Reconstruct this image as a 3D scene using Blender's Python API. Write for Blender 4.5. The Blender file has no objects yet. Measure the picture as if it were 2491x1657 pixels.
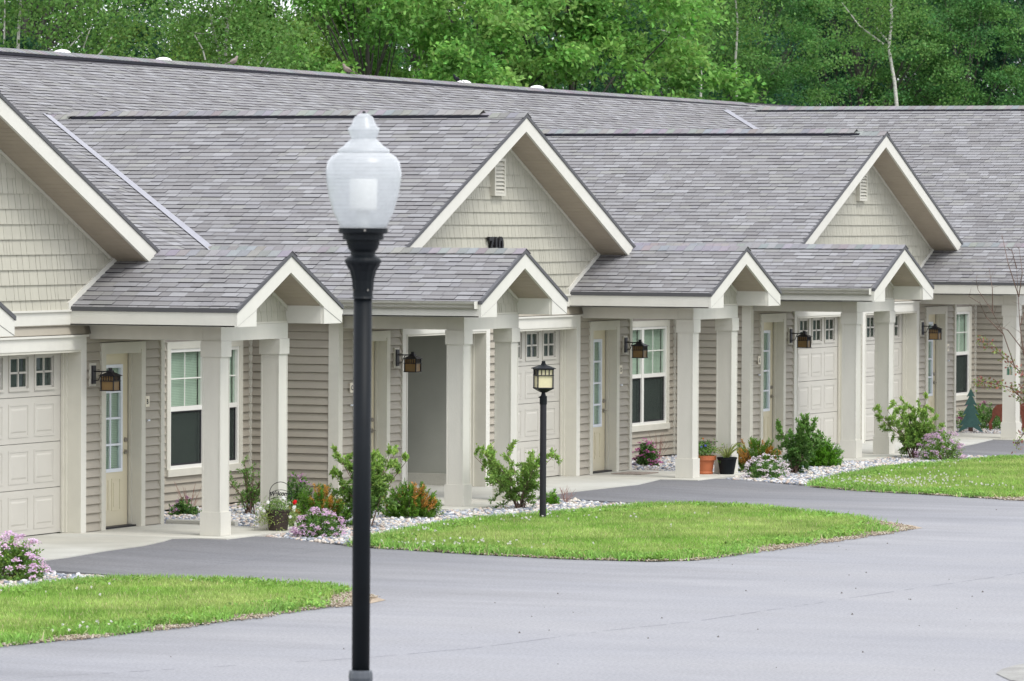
import bpy, math, random
import numpy as np
from mathutils import Vector, Matrix
R = math.radians
sc = bpy.context.scene
col = sc.collection

# ------------------------------------------------------------ camera, world, sun, exposure
cam_d = bpy.data.cameras.new('camera'); cam = bpy.data.objects.new('camera', cam_d); col.objects.link(cam)
YAW, PITCH, ROLL, FPX = R(23.2499), R(1.3736), R(0.2841), 12614.7
CAM = Vector((-55.3448, -26.6278, 3.7678))
fw = Vector((math.cos(YAW)*math.cos(PITCH), math.sin(YAW)*math.cos(PITCH), -math.sin(PITCH)))
rt = Vector((math.sin(YAW), -math.cos(YAW), 0)); up = rt.cross(fw)
c_, s_ = math.cos(ROLL), math.sin(ROLL)
rt2 = rt*c_ + up*s_; up2 = up*c_ - rt*s_
cam.matrix_world = Matrix(((rt2.x, up2.x, -fw.x, CAM.x), (rt2.y, up2.y, -fw.y, CAM.y), (rt2.z, up2.z, -fw.z, CAM.z), (0, 0, 0, 1)))
cam_d.sensor_width = 36; cam_d.lens = FPX/2491*36; cam_d.clip_start = 1; cam_d.clip_end = 2000
cam_d.dof.use_dof = True; cam_d.dof.focus_distance = 68; cam_d.dof.aperture_fstop = 8.5
sc.camera = cam
SUN_EL, SUN_AZ = R(56), R(-112)          # azimuth measured from +x, anticlockwise; light comes from the front of the houses
w = bpy.data.worlds.new('World'); sc.world = w; w.use_nodes = True
nt = w.node_tree; nt.nodes.clear()
out = nt.nodes.new('ShaderNodeOutputWorld'); bg = nt.nodes.new('ShaderNodeBackground'); sky = nt.nodes.new('ShaderNodeTexSky')
sky.sky_type = 'NISHITA'; sky.sun_disc = False; sky.sun_elevation = SUN_EL; sky.sun_rotation = math.pi/2 - SUN_AZ
hs = nt.nodes.new('ShaderNodeHueSaturation'); hs.inputs['Saturation'].default_value = .22
mx = nt.nodes.new('ShaderNodeMix'); mx.data_type = 'RGBA'; mx.inputs[0].default_value = .75
mx.inputs[7].default_value = (9.2, 9.5, 10.3, 1)   # an even layer of bright cloud
nt.links.new(sky.outputs[0], hs.inputs['Color']); nt.links.new(hs.outputs[0], mx.inputs[6]); nt.links.new(mx.outputs[2], bg.inputs[0])
bg.inputs[1].default_value = .1; nt.links.new(bg.outputs[0], out.inputs[0])
sd = bpy.data.lights.new('sun', 'SUN'); so = bpy.data.objects.new('sun', sd); col.objects.link(so)
sd.energy = 1.15; sd.angle = R(24); sd.color = (1, .97, .92)
sdir = Vector((math.cos(SUN_AZ)*math.cos(SUN_EL), math.sin(SUN_AZ)*math.cos(SUN_EL), math.sin(SUN_EL)))
so.rotation_euler = (-sdir).to_track_quat('-Z', 'Y').to_euler(); so.location = (0, -20, 40)
sc.view_settings.view_transform = 'Standard'; sc.view_settings.look = 'None'; sc.view_settings.gamma = 1
sc.view_settings.use_curve_mapping = False; sc.view_settings.exposure = .95
sc.render.engine = 'CYCLES'

# ------------------------------------------------------------ materials
def mat(name, c, rough=.7, var=0, scale=8, stretch=(1,1,1), bump=0, bscale=60, spec=.3, attr=False, metal=0, trans=0, c2=None, fine=0):
    m = bpy.data.materials.new(name); m.use_nodes = True
    n = m.node_tree; b = n.nodes['Principled BSDF']
    b.inputs['Roughness'].default_value = rough; b.inputs['Specular IOR Level'].default_value = spec; b.inputs['Metallic'].default_value = metal
    L = n.links.new
    tc = n.nodes.new('ShaderNodeNewGeometry'); mp = n.nodes.new('ShaderNodeMapping'); mp.inputs['Scale'].default_value = stretch
    L(tc.outputs['Position'], mp.inputs[0])
    src = None
    if attr:
        a = n.nodes.new('ShaderNodeAttribute'); a.attribute_name = 'Col'; src = a.outputs['Color']
        mul = n.nodes.new('ShaderNodeMix'); mul.data_type = 'RGBA'; mul.blend_type = 'MULTIPLY'; mul.inputs[0].default_value = 1
        mul.inputs[7].default_value = (*c, 1); L(src, mul.inputs[6]); src = mul.outputs[2]
    if var or fine:
        nz = n.nodes.new('ShaderNodeTexNoise'); nz.inputs['Scale'].default_value = scale; nz.inputs['Detail'].default_value = 6; nz.inputs['Roughness'].default_value = .65
        L(mp.outputs[0], nz.inputs['Vector'])
        mr = n.nodes.new('ShaderNodeMapRange'); mr.inputs[1].default_value = .3; mr.inputs[2].default_value = .7; mr.inputs[3].default_value = 1-var; mr.inputs[4].default_value = 1+var
        L(nz.outputs[0], mr.inputs[0]); fac = mr.outputs[0]
        if fine:
            nf = n.nodes.new('ShaderNodeTexNoise'); nf.inputs['Scale'].default_value = bscale; nf.inputs['Detail'].default_value = 3
            L(tc.outputs['Position'], nf.inputs['Vector'])
            m2 = n.nodes.new('ShaderNodeMapRange'); m2.inputs[1].default_value = .3; m2.inputs[2].default_value = .7; m2.inputs[3].default_value = 1-fine; m2.inputs[4].default_value = 1+fine
            L(nf.outputs[0], m2.inputs[0]); mm = n.nodes.new('ShaderNodeMath'); mm.operation = 'MULTIPLY'; L(fac, mm.inputs[0]); L(m2.outputs[0], mm.inputs[1]); fac = mm.outputs[0]
        vm = n.nodes.new('ShaderNodeVectorMath'); vm.operation = 'SCALE'
        if src is not None: L(src, vm.inputs[0])
        elif c2:
            mc = n.nodes.new('ShaderNodeMix'); mc.data_type = 'RGBA'; mc.inputs[6].default_value = (*c, 1); mc.inputs[7].default_value = (*c2, 1)
            n3 = n.nodes.new('ShaderNodeTexNoise'); n3.inputs['Scale'].default_value = scale*.4; n3.inputs['Detail'].default_value = 5; L(mp.outputs[0], n3.inputs['Vector'])
            m3 = n.nodes.new('ShaderNodeMapRange'); m3.inputs[1].default_value = .38; m3.inputs[2].default_value = .62; L(n3.outputs[0], m3.inputs[0]); L(m3.outputs[0], mc.inputs[0]); L(mc.outputs[2], vm.inputs[0])
        else: vm.inputs[0].default_value = c
        L(fac, vm.inputs['Scale']); src = vm.outputs[0]
    if src is None: b.inputs['Base Color'].default_value = (*c, 1)
    else: L(src, b.inputs['Base Color'])
    if bump:
        nb = n.nodes.new('ShaderNodeTexNoise'); nb.inputs['Scale'].default_value = bscale; nb.inputs['Detail'].default_value = 4; L(mp.outputs[0], nb.inputs['Vector'])
        bp = n.nodes.new('ShaderNodeBump'); bp.inputs['Strength'].default_value = bump; bp.inputs['Distance'].default_value = .01
        L(nb.outputs[0], bp.inputs['Height']); L(bp.outputs[0], b.inputs['Normal'])
    if trans:
        tr = n.nodes.new('ShaderNodeBsdfTranslucent'); ms = n.nodes.new('ShaderNodeMixShader'); ms.inputs[0].default_value = trans
        if src is None: tr.inputs[0].default_value = (*c, 1)
        else: L(src, tr.inputs[0])
        L(b.outputs[0], ms.inputs[1]); L(tr.outputs[0], ms.inputs[2]); L(ms.outputs[0], n.nodes['Material Output'].inputs[0])
    return m
def glass_mat(name, tint, rough=.03):
    m = bpy.data.materials.new(name); m.use_nodes = True; n = m.node_tree; n.nodes.clear(); L = n.links.new
    o = n.nodes.new('ShaderNodeOutputMaterial'); ms = n.nodes.new('ShaderNodeMixShader'); t = n.nodes.new('ShaderNodeBsdfTransparent'); g = n.nodes.new('ShaderNodeBsdfGlossy')
    f = n.nodes.new('ShaderNodeFresnel'); f.inputs[0].default_value = 1.45; t.inputs[0].default_value = (*tint, 1); g.inputs['Roughness'].default_value = rough; g.inputs[0].default_value = (.8, .85, .85, 1)
    ge = n.nodes.new('ShaderNodeNewGeometry'); iv = n.nodes.new('ShaderNodeMath'); iv.operation = 'SUBTRACT'; iv.inputs[0].default_value = 1; L(ge.outputs['Backfacing'], iv.inputs[1])
    mu = n.nodes.new('ShaderNodeMath'); mu.operation = 'MULTIPLY'; L(f.outputs[0], mu.inputs[0]); L(iv.outputs[0], mu.inputs[1])
    L(mu.outputs[0], ms.inputs[0]); L(t.outputs[0], ms.inputs[1]); L(g.outputs[0], ms.inputs[2]); L(ms.outputs[0], o.inputs[0]); return m
M = dict(
 shingle=mat('shingle', (1,1,1), .95, .07, 1.2, bump=.5, bscale=220, spec=.12, attr=True, fine=.13),
 deck=mat('roof_deck', (.06,.057,.065), .95, .1),
 cap=mat('ridge_cap', (1,1,1), .95, .08, 3, bump=.5, bscale=220, spec=.12, attr=True, fine=.13),
 vent=mat('vent_black', (.012,.012,.02), .6),
 drip=mat('drip_edge', (.085,.085,.09), .5),
 flash=mat('valley_metal', (.33,.33,.36), .6, .06, 5),
 fascia=mat('fascia_paint', (.645,.63,.565), .6, .04, 3, bump=.04, bscale=80),
 post=mat('column_paint', (.585,.568,.505), .65, .05, 4, (1,1,.25), bump=.22, bscale=90),
 trim=mat('trim_paint', (.59,.57,.49), .6, .04, 4, bump=.05),
 siding=mat('siding_vinyl', (.368,.334,.272), .55, .05, 2.5, (1,1,2), bump=.05, bscale=120),
 shake=mat('shake_siding', (1,1,1), .7, .05, 5, (6,6,.6), bump=.15, bscale=60, attr=True),
 soffit=mat('soffit_panel', (.40,.34,.27), .6, .06, 4),
 wall=mat('wall_backing', (.30,.27,.23), .8),
 door=mat('door_cream', (.66,.60,.44), .5, .02, 3),
 garage=mat('garage_door_paint', (.50,.48,.43), .5, .03, 3, bump=.06, bscale=150),
 white=mat('white_vinyl', (.74,.77,.82), .4, .02),
 sash=mat('sash_vinyl', (.72,.71,.66), .4, .02),
 blind=mat('blind_slat', (.66,.69,.62), .6, trans=.25), blinddark=mat('screen_mesh', (.045,.055,.05), .9),
 dark_back=mat('dark_backing', (.05,.055,.05), .9),  # near-black sheets stand in for the unlit space behind openings
 glass=glass_mat('window_glass', (.90,.96,.92)), dglass=glass_mat('garage_glass', (.8,.86,.84)),
 gwall=mat('garage_inner_wall', (.40,.405,.36), .9, .08, 1.2, bump=.1),
 concrete=mat('concrete', (.48,.465,.405), .85, .10, 1.3, bump=.25, bscale=70, c2=(.55,.54,.48), fine=.05),
 apron=mat('apron_concrete', (.50,.50,.46), .85, .12, .9, bump=.25, bscale=70, c2=(.40,.39,.34), fine=.05),
 black=mat('black_metal', (.005,.007,.009), .5, .2, 6, spec=.18), bronze=mat('bronze_metal', (.018,.017,.022), .5, spec=.35),
 amber=mat('amber_glass', (.22,.14,.06), .35, .12, 25), yglass=mat('cream_glass', (.66,.60,.38), .3, .06, 20),
 chrome=mat('satin_nickel', (.45,.42,.38), .3, metal=1),
 plate=mat('sign_plate', (.75,.69,.56), .5), ink=mat('sign_ink', (.01,.01,.012), .5),
 acorn=mat('lamp_acrylic', (.80,.83,.86), .25, .03, 9, spec=.5),
 domew=mat('skylight_acrylic', (.85,.84,.82), .3),
)
def mesh_screen():
    m = bpy.data.materials.new('fly_mesh'); m.use_nodes = True; n = m.node_tree; n.nodes.clear(); L = n.links.new
    o = n.nodes.new('ShaderNodeOutputMaterial'); x = n.nodes.new('ShaderNodeMixShader'); t = n.nodes.new('ShaderNodeBsdfTransparent'); d = n.nodes.new('ShaderNodeBsdfDiffuse'); d.inputs[0].default_value = (.05,.06,.055,1); x.inputs[0].default_value = .55
    L(t.outputs[0], x.inputs[1]); L(d.outputs[0], x.inputs[2]); L(x.outputs[0], o.inputs[0]); return m
M['blinddark'] = mesh_screen()
M['garage_dark'] = mat('garage_dark', (.16,.17,.165), .9)  # dimness of the closed garages put into the backing sheet's colour

# ------------------------------------------------------------ mesh helpers
class MB:
    def __init__(s): s.v = []; s.f = []; s.c = []; s.cur = (1, 1, 1)
    def add(s, vs, fs):
        o = len(s.v); s.v += [tuple(p) for p in vs]; s.c += [s.cur]*len(vs); s.f += [tuple(i+o for i in f) for f in fs]; return s
    def box(s, x0, x1, y0, y1, z0, z1):
        return s.add([(x0,y0,z0),(x1,y0,z0),(x1,y1,z0),(x0,y1,z0),(x0,y0,z1),(x1,y0,z1),(x1,y1,z1),(x0,y1,z1)],
                     [(3,2,1,0),(4,5,6,7),(0,1,5,4),(1,2,6,5),(2,3,7,6),(3,0,4,7)])
    def prism(s, poly, d):              # poly: 3-D points, d: extrusion vector
        n = len(poly); d = Vector(d); P = [Vector(p) for p in poly]
        nn = Vector((0,0,0))
        for i in range(n): nn += P[i].cross(P[(i+1) % n])
        if nn.dot(d) > 0: P = P[::-1]
        return s.add(P + [p+d for p in P], [tuple(range(n)), tuple(range(2*n-1, n-1, -1))] + [(i, i+n, (i+1) % n+n, (i+1) % n) for i in range(n)])
    def tube(s, pts, r0, r1=None, seg=6):
        r1 = r0 if r1 is None else r1; pts = [Vector(p) for p in pts]; n = len(pts); V = []; F = []
        for i, p in enumerate(pts):
            d = (pts[min(i+1, n-1)] - pts[max(i-1, 0)]).normalized(); a = d.cross(Vector((.3,.5,.81))).normalized(); b = d.cross(a); r = r0+(r1-r0)*i/max(1, n-1)
            V += [p + (a*math.cos(2*math.pi*k/seg) + b*math.sin(2*math.pi*k/seg))*r for k in range(seg)]
        for i in range(n-1):
            for k in range(seg): F.append((i*seg+k, i*seg+(k+1) % seg, (i+1)*seg+(k+1) % seg, (i+1)*seg+k))
        F += [tuple(range(seg-1, -1, -1)), tuple((n-1)*seg+k for k in range(seg))]
        return s.add(V, F)
    def lathe(s, prof, c=(0,0,0), seg=24, flute=0):
        V = []; F = []; n = len(prof)
        for r, z in prof:
            for k in range(seg):
                rr = r*(1+flute*(k % 2)); V.append((c[0]+rr*math.cos(2*math.pi*k/seg), c[1]+rr*math.sin(2*math.pi*k/seg), c[2]+z))
        for i in range(n-1):
            for k in range(seg): F.append((i*seg+k, i*seg+(k+1) % seg, (i+1)*seg+(k+1) % seg, (i+1)*seg+k))
        F += [tuple(range(seg-1, -1, -1)), tuple((n-1)*seg+k for k in range(seg))]
        return s.add(V, F)
    def mesh(s, name, m, smooth=False):
        me = bpy.data.meshes.new(name); me.from_pydata(s.v, [], s.f); me.materials.append(m)
        if any(c != (1,1,1) for c in s.c):
            a = me.color_attributes.new('Col', 'FLOAT_COLOR', 'POINT'); a.data.foreach_set('color', np.c_[np.array(s.c, float), np.ones(len(s.c))].ravel())
        if smooth: me.polygons.foreach_set('use_smooth', [True]*len(me.polygons))
        me.update(); return me
    def build(s, name, m, parent=None, loc=(0,0,0), smooth=False, **kw):
        return link(name, s.mesh(name, m, smooth), parent, loc, **kw)
def link(name, me, parent=None, loc=(0,0,0), rot=None, **kw):
    o = bpy.data.objects.new(name, me); col.objects.link(o); o.location = loc
    if rot: o.rotation_euler = rot
    if parent: o.parent = parent
    for k, v in kw.items(): o[k] = v
    return o
def empty(name, loc, label, cat, group=None, rz=0):
    o = bpy.data.objects.new(name, None); col.objects.link(o); o.location = loc; o.rotation_euler = (0, 0, rz); o.empty_display_size = .1
    o['label'] = label; o['category'] = cat
    if group: o['group'] = group
    return o
def raw_mesh(name, V, F, m, colr=None, smooth=False):        # V (n,3) and F (k,3|4) arrays
    me = bpy.data.meshes.new(name); V = np.asarray(V, np.float32); F = np.asarray(F, np.int32); k = F.shape[1]
    me.vertices.add(len(V)); me.vertices.foreach_set('co', V.ravel()); me.loops.add(F.size); me.loops.foreach_set('vertex_index', F.ravel())
    me.polygons.add(len(F)); me.polygons.foreach_set('loop_start', np.arange(0, F.size, k, dtype=np.int32)); me.polygons.foreach_set('loop_total', np.full(len(F), k, np.int32))
    if smooth: me.polygons.foreach_set('use_smooth', np.ones(len(F), bool))
    me.materials.append(m)
    if colr is not None:
        a = me.color_attributes.new('Col', 'FLOAT_COLOR', 'POINT'); a.data.foreach_set('color', np.c_[colr, np.ones(len(colr))].astype(np.float32).ravel())
    me.update(); me.validate(); return me
def clip(poly, keep):                     # convex polygon clipped by half planes (a,b,c): a*x+b*y<=c
    for a, b, c in keep:
        o = []
        for i in range(len(poly)):
            p, q = poly[i], poly[(i+1) % len(poly)]; dp = a*p[0]+b*p[1]-c; dq = a*q[0]+b*q[1]-c
            if dp <= 0: o.append(p)
            if (dp < 0 < dq) or (dq < 0 < dp): t = dp/(dp-dq); o.append((p[0]+(q[0]-p[0])*t, p[1]+(q[1]-p[1])*t))
        poly = o
        if len(poly) < 3: return []
    return poly
def halfplanes(poly):
    A = sum(poly[i][0]*poly[(i+1) % len(poly)][1]-poly[(i+1) % len(poly)][0]*poly[i][1] for i in range(len(poly)))
    if A < 0: poly = poly[::-1]
    H = []
    for i in range(len(poly)):
        p, q = poly[i], poly[(i+1) % len(poly)]; a, b = q[1]-p[1], p[0]-q[0]; H.append((a, b, a*p[0]+b*p[1]))
    return H
def area(p): return abs(sum(p[i][0]*p[(i+1) % len(p)][1]-p[(i+1) % len(p)][0]*p[i][1] for i in range(len(p))))/2

# ------------------------------------------------------------ site measures (metres; x runs along the houses, y into them)
T, S, ZP, MS, ZG, YG, HW, PA = 15.255, 7.055, 3.328, .4559, 5.189, 1.74, 4.1, 1.43
YW = 2.22                                      # front walls
ZE = ZP-MS*PA                                  # porch eaves
MM, MY, MZ = .405, 9.334, 5.222                # main roof slope through (y, z)
GU = [-HW, T-HW, 2*T-HW]                       # big gable centres
UC, ZC = 43.35, 5.95                           # the higher cross gable at the far end
def zmain(y): return MZ+MM*(y-MY)
def ymain(z): return MY+(z-MZ)/MM

# ------------------------------------------------------------ ground
def sheet(name, poly, z, m, sub=None, **kw):
    b = MB(); b.add([(x, y, z) for x, y in poly], [tuple(range(len(poly)))]); return b.build(name, m, None, **kw)
GND = -.06
def area_sign(poly): return sum(poly[i][0]*poly[(i+1) % len(poly)][1]-poly[(i+1) % len(poly)][0]*poly[i][1] for i in range(len(poly)))
asphalt = mat('asphalt_road', (.268,.270,.287), .9, .06, 1.1, (1, .45, 1), bump=.5, bscale=34, spec=.22, c2=(.29,.289,.30), fine=.15)
def age_asphalt(m):                    # newer, darker blacktop on the driveways, bleached on the travelled road; streaky edge between them
    n = m.node_tree; L = n.links.new; b = n.nodes['Principled BSDF']; src = b.inputs['Base Color'].links[0].from_socket
    g = n.nodes.new('ShaderNodeNewGeometry'); sp = n.nodes.new('ShaderNodeSeparateXYZ'); L(g.outputs['Position'], sp.inputs[0])
    mp = n.nodes.new('ShaderNodeMapping'); mp.inputs['Scale'].default_value = (.9, .16, 1); L(g.outputs['Position'], mp.inputs[0])
    nz = n.nodes.new('ShaderNodeTexNoise'); nz.inputs['Scale'].default_value = 1.3; nz.inputs['Detail'].default_value = 7; nz.inputs['Roughness'].default_value = .6; L(mp.outputs[0], nz.inputs['Vector'])
    ma = n.nodes.new('ShaderNodeMath'); ma.operation = 'MULTIPLY_ADD'; ma.inputs[1].default_value = 9; L(nz.outputs[0], ma.inputs[0]); L(sp.outputs[1], ma.inputs[2])
    mr = n.nodes.new('ShaderNodeMapRange'); mr.inputs[1].default_value = -2.6; mr.inputs[2].default_value = 4.9; mr.inputs[3].default_value = 1; mr.inputs[4].default_value = .56; L(ma.outputs[0], mr.inputs[0])
    vm = n.nodes.new('ShaderNodeVectorMath'); vm.operation = 'SCALE'; L(src, vm.inputs[0]); L(mr.outputs[0], vm.inputs['Scale']); L(vm.outputs[0], b.inputs['Base Color'])
age_asphalt(asphalt)
ground_m = mat('turf_soil', (.06,.10,.03), .95, .2, 1)
MG = mat('lawn_soil', (.13,.17,.05), .95, .25, 3, c2=(.20,.17,.10))
dirt_m = mat('bare_dirt', (.40,.32,.24), .95, .2, 14, bump=.5, bscale=60, c2=(.32,.26,.19), fine=.2)
bed_m = mat('bed_fabric', (.16,.155,.15), .95, .2, 8)
sheet('ground', [(-700,-700),(900,-700),(900,900),(-700,900)], -.12, ground_m, kind='structure')
sheet('road', [(-75,-60),(95,-60),(95,.9),(-75,.9)], GND, asphalt, kind='structure')
for x0, x1 in ((-6.6,-.55),(8.75,14.65),(23.9,31.5)):      # the driveways rise to meet the aprons
    b = MB(); b.add([(x0,-1.3,GND+.001),(x1,-1.3,GND+.001),(x1,.1,-.012),(x0,.1,-.012),(x1,.86,-.010),(x0,.86,-.010),(x0,.1,GND-.01),(x1,.1,GND-.01),(x0,.86,GND-.01),(x1,.86,GND-.01)], [(0,1,2,3),(3,2,4,5),(0,3,6),(1,7,2),(3,5,8,6),(2,7,9,4)]); b.build('driveway', asphalt, kind='structure')
# the seam where two widths of asphalt meet
sm = MB(); pts = [(-40,-2.4-3.2),(-17.7,-6.1),(-14.67,-7.8),(-13.3,-8.23),(-10.95,-8.56),(-9.59,-8.88),(-6.1,-9.18),(-1.76,-9.61),(8,-10.2)]
random.seed(3); fine_pts = []
for (a, b), (c, d) in zip(pts[1:-1], pts[2:]):
    n = max(2, int(math.hypot(c-a, d-b)/.12))
    for k in range(n): fine_pts.append((a+(c-a)*k/n, b+(d-b)*k/n+random.uniform(-.012,.012)))
for (a, b), (c, d) in zip(fine_pts[:-1], fine_pts[1:]):
    if random.random() < .3: continue
    wd = random.uniform(.005,.016); sm.add([(a,b-wd,GND+.001),(c,d-wd,GND+.001),(c,d+wd,GND+.001),(a,b+wd,GND+.001)], [(0,1,2,3)])
sm.build('road_seam', mat('seam_dark', (.20,.20,.22), .95), kind='structure')  # thin dark strips along the asphalt joint
GR2 = [(-1.08,-1.33),(-.1,-1.06),(1.36,-.85),(2.64,-.7),(4.14,-.66),(5.0,-.88),(6.42,-1.2),(7.63,-1.3),(8.1,-1.33),(8.45,-1.89),(8.15,-2.93),(7.55,-3.73),(7.07,-4.4),(6.4,-5.0),(5.77,-5.5),(5.2,-5.85),(4.38,-5.97),(3.27,-5.93),(1.72,-5.85),(.36,-5.8),(-.71,-5.78),(-1.54,-5.72),(-1.9,-5.35),(-1.98,-4.3),(-1.74,-3.36),(-1.42,-2.36)]
GR1 = [(-24,-1.3),(-16.3,-1.33),(-9.47,-1.3),(-9.09,-1.36),(-7.94,-1.42),(-7.5,-1.45),(-7.2,-2.06),(-7.15,-2.93),(-7.28,-3.55),(-7.5,-4.15),(-7.79,-4.36),(-8.3,-4.78),(-9.23,-5.05),(-10.23,-4.98),(-12.03,-4.9),(-13.69,-4.7),(-14.56,-4.53),(-15.1,-4.39),(-24,-4.3)]
GR3 = [(13.98,-1.5),(14.9,-1.25),(17.63,-.94),(18.75,-.78),(20.44,-.92),(21.67,-1.2),(23.3,-1.32),(23.7,-1.9),(23.3,-3.0),(22.6,-4.2),(21.6,-5.2),(20.4,-5.85),(16,-5.9),(12.4,-5.6),(12.01,-5.24),(12.47,-4.3),(12.91,-3.47),(13.2,-2.6)]
def bed(dx, right):
    return [(-.35+dx,.17),(-.9+dx,-.84),(-1.05+dx,-1.3)]+[(x+dx, y) for x, y in GR2[1:8]]+[(8.1+dx,-1.32),(8.2+dx,-.7),(8.6+dx,0),(8.7+dx,.25),(5.5+dx,.25),(5.5+dx,2.22),(6.0+dx,2.22),(6.0+dx,3.5),(1.0+dx,3.5),(1.0+dx,.3)]
RB2 = bed(0, 0); RB3 = bed(T, 0); RB1 = [(-7.2,-1.38),(-7.05,-.7),(-6.75,0),(-6.6,.25),(-9.8,.25),(-16,.2),(-16,-1.32),(-9.47,-1.3)]; RB4 = [(31.5,.2),(31.5,3.5),(36.5,3.5),(36.5,.2)]
def expand(poly, d):
    cx = sum(p[0] for p in poly)/len(poly); cy = sum(p[1] for p in poly)/len(poly)
    return [(x+d*(x-cx)/max(.01, math.hypot(x-cx, y-cy)), y+d*(y-cy)/max(.01, math.hypot(x-cx, y-cy))) for x, y in poly]
for p in (RB1, RB2, RB3, RB4): sheet('rock_bed', p, GND+.004, bed_m, kind='structure')
for p in (GR1, GR2, GR3): sheet('lawn', p, GND+.008, MG, kind='structure')
def slab(name, poly, m, z1=0, z0=-.11):
    MB().prism([(x, y, z0) for x, y in poly], (0, 0, z1-z0)).build(name, m, kind='structure')
slab('porch_slab', [(-1.28,.2),(.25,.17),(1.0,.3),(1.0,2.4),(-1.28,2.4)], M['concrete'])
slab('garage_apron', [(-6.7,.32),(-4.97,.32),(-3.82,.46),(-2.81,.5),(-1.98,.66),(-1.5,.8),(-1.29,.62),(-1.29,2.6),(-6.7,2.6)], M['apron'])
slab('porch_slab', [(5.5,.3),(5.79,.18),(8.0,.2),(8.0,2.4),(5.5,2.4)], M['concrete'])
slab('garage_apron', [(8.01,.36),(8.63,.52),(10.04,.62),(12.47,.55),(13.9,.8),(13.96,.62),(13.96,2.6),(8.01,2.6)], M['apron'])
slab('porch_slab', [(13.97,.24),(15.5,.2),(16.25,.3),(16.25,2.4),(13.97,2.4)], M['concrete'])
slab('porch_slab', [(20.75,.45),(21.1,.2),(23.3,.16),(23.3,2.4),(20.75,2.4)], M['concrete'])
slab('garage_apron', [(23.31,.4),(25.8,.3),(27.5,.5),(29.2,.75),(29.2,2.6),(23.31,2.6)], M['apron'])
slab('porch_slab', [(29.21,.2),(31.5,.2),(31.5,2.4),(29.21,2.4)], M['concrete'])

# ------------------------------------------------------------ the row of houses: one attached building
house = empty('row_house', (0, 0, 0), 'long row of attached beige single-storey houses with grey shingled gables and small porches', 'building')
def hp(name, mb, m, parent=None, **kw): return mb.build(name, M[m] if isinstance(m, str) else m, parent or house, **kw)

# --- roofs
random.seed(11)
SHINGLES = []                           # (rank, polygon top verts, normal, thickness, colour)
TONES = [(.215,.21,.212),(.24,.236,.24),(.252,.249,.253),(.27,.267,.272),(.222,.216,.218),(.245,.241,.25),(.258,.255,.248),(.292,.29,.297),(.233,.228,.23)]
EXPO = .127
def roof(plan, zf, gx, gy, name='roof', shingles=True, trim=(), deck=.035):
    """plan: convex polygon in (x,y); zf(x,y) height; (gx,gy) unit plan direction upslope"""
    sl = zf(gx, gy)-zf(0, 0); cs = math.sqrt(1+sl*sl)
    P = [Vector((x, y, zf(x, y))) for x, y in plan]
    o = hp(name, MB().prism([p-Vector((0,0,.002)) for p in P], (0, 0, -deck)), 'deck')
    if not shingles: return o
    ex, ey = gy, -gx                   # course direction
    nrm = Vector((-gx*sl, -gy*sl, 1)).normalized()
    st = [(x*ex+y*ey, (x*gx+y*gy)*cs) for x, y in plan]; H = halfplanes(st)+[t for t in trim]
    s0, s1 = min(p[0] for p in st), max(p[0] for p in st); t0, t1 = min(p[1] for p in st), max(p[1] for p in st)
    def W(s, t): x = s*ex+(t/cs)*gx; y = s*ey+(t/cs)*gy; return Vector((x, y, zf(x, y)))
    k = math.floor(t0/EXPO)
    while k*EXPO < t1:
        a, b = k*EXPO, (k+1)*EXPO; s = s0-random.uniform(0, .3)
        j1 = random.uniform(-.003, .003)
        while s < s1:
            wd = random.choice((.13,.17,.2,.22,.26,.3)); q = clip([(s+.002, a+j1), (s+wd-.002, a+j1+random.uniform(-.002,.002)), (s+wd-.002, b+.01), (s+.002, b+.01)], H)
            if len(q) >= 3 and area(q) > .0008:
                th = random.choice((.009,.010,.012,.015)); tone = random.choice(TONES); f = random.uniform(.95, 1.05)
                Q = [(W(*p), th*(1-(p[1]-a)/(b+.01-a)*.85)+.0015) for p in q]
                cen = sum((p for p, h in Q), Vector())/len(Q); d = (cen-CAM).length
                vis = (CAM-cen).dot(nrm) > 0
                SHINGLES.append((area(q)/d/d if vis else 0, [(p, p+nrm*h) for p, h in Q], tuple(c*f for c in tone), o, (name == 'porch_roof')))
            s += wd
        k += 1
    return o
def zleft(u0, z0): return lambda x, y: z0-MS*(u0-x)
def zright(u0, z0): return lambda x, y: z0-MS*(x-u0)
zm = lambda x, y: zmain(y)
for k, g in enumerate(GU):
    yv, yv2 = ymain(ZP), ymain(ZE)
    for sgn, zf in ((-1, zleft(g, ZG)), (1, zright(g, ZG))):
        ue, ul = g+sgn*HW, g+sgn*(HW+PA)
        vis = sgn < 0 and k > 0
        roof([(g, YG), (g, ymain(ZG)), (ue, yv), (ue, YG)], zf, -sgn, 0, 'gable_roof', vis)
        roof([(ue, 0), (ue, yv), (ul, yv2), (ul, 0)], zf, -sgn, 0, 'gable_roof', vis)
        # the other side of the little porch gable
        ui = g+sgn*(HW-PA); zf2 = zright(ue, ZP) if sgn < 0 else zleft(ue, ZP)
        roof([(ue, 0), (ue, YW-.01), (ui, YW-.01), (ui, 0)], zf2, sgn, 0, 'porch_roof', sgn > 0)
ue, ul = 2*T+S, 2*T+S-PA                # the far cross gable, its left slope running down over the next porch
roof([(UC, YG), (UC, ymain(ZC)), (ue, ymain(ZP)), (ue, YG)], zleft(ue, ZP), 1, 0, 'gable_roof')
roof([(ue, 0), (ue, ymain(ZP)), (ul, ymain(ZE)), (ul, 0)], zleft(ue, ZP), 1, 0, 'gable_roof')
roof([(UC, YG), (UC, ymain(ZC)), (UC+6, 5), (UC+6, YG)], zright(UC, ZC), -1, 0, 'gable_roof', False)
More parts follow.
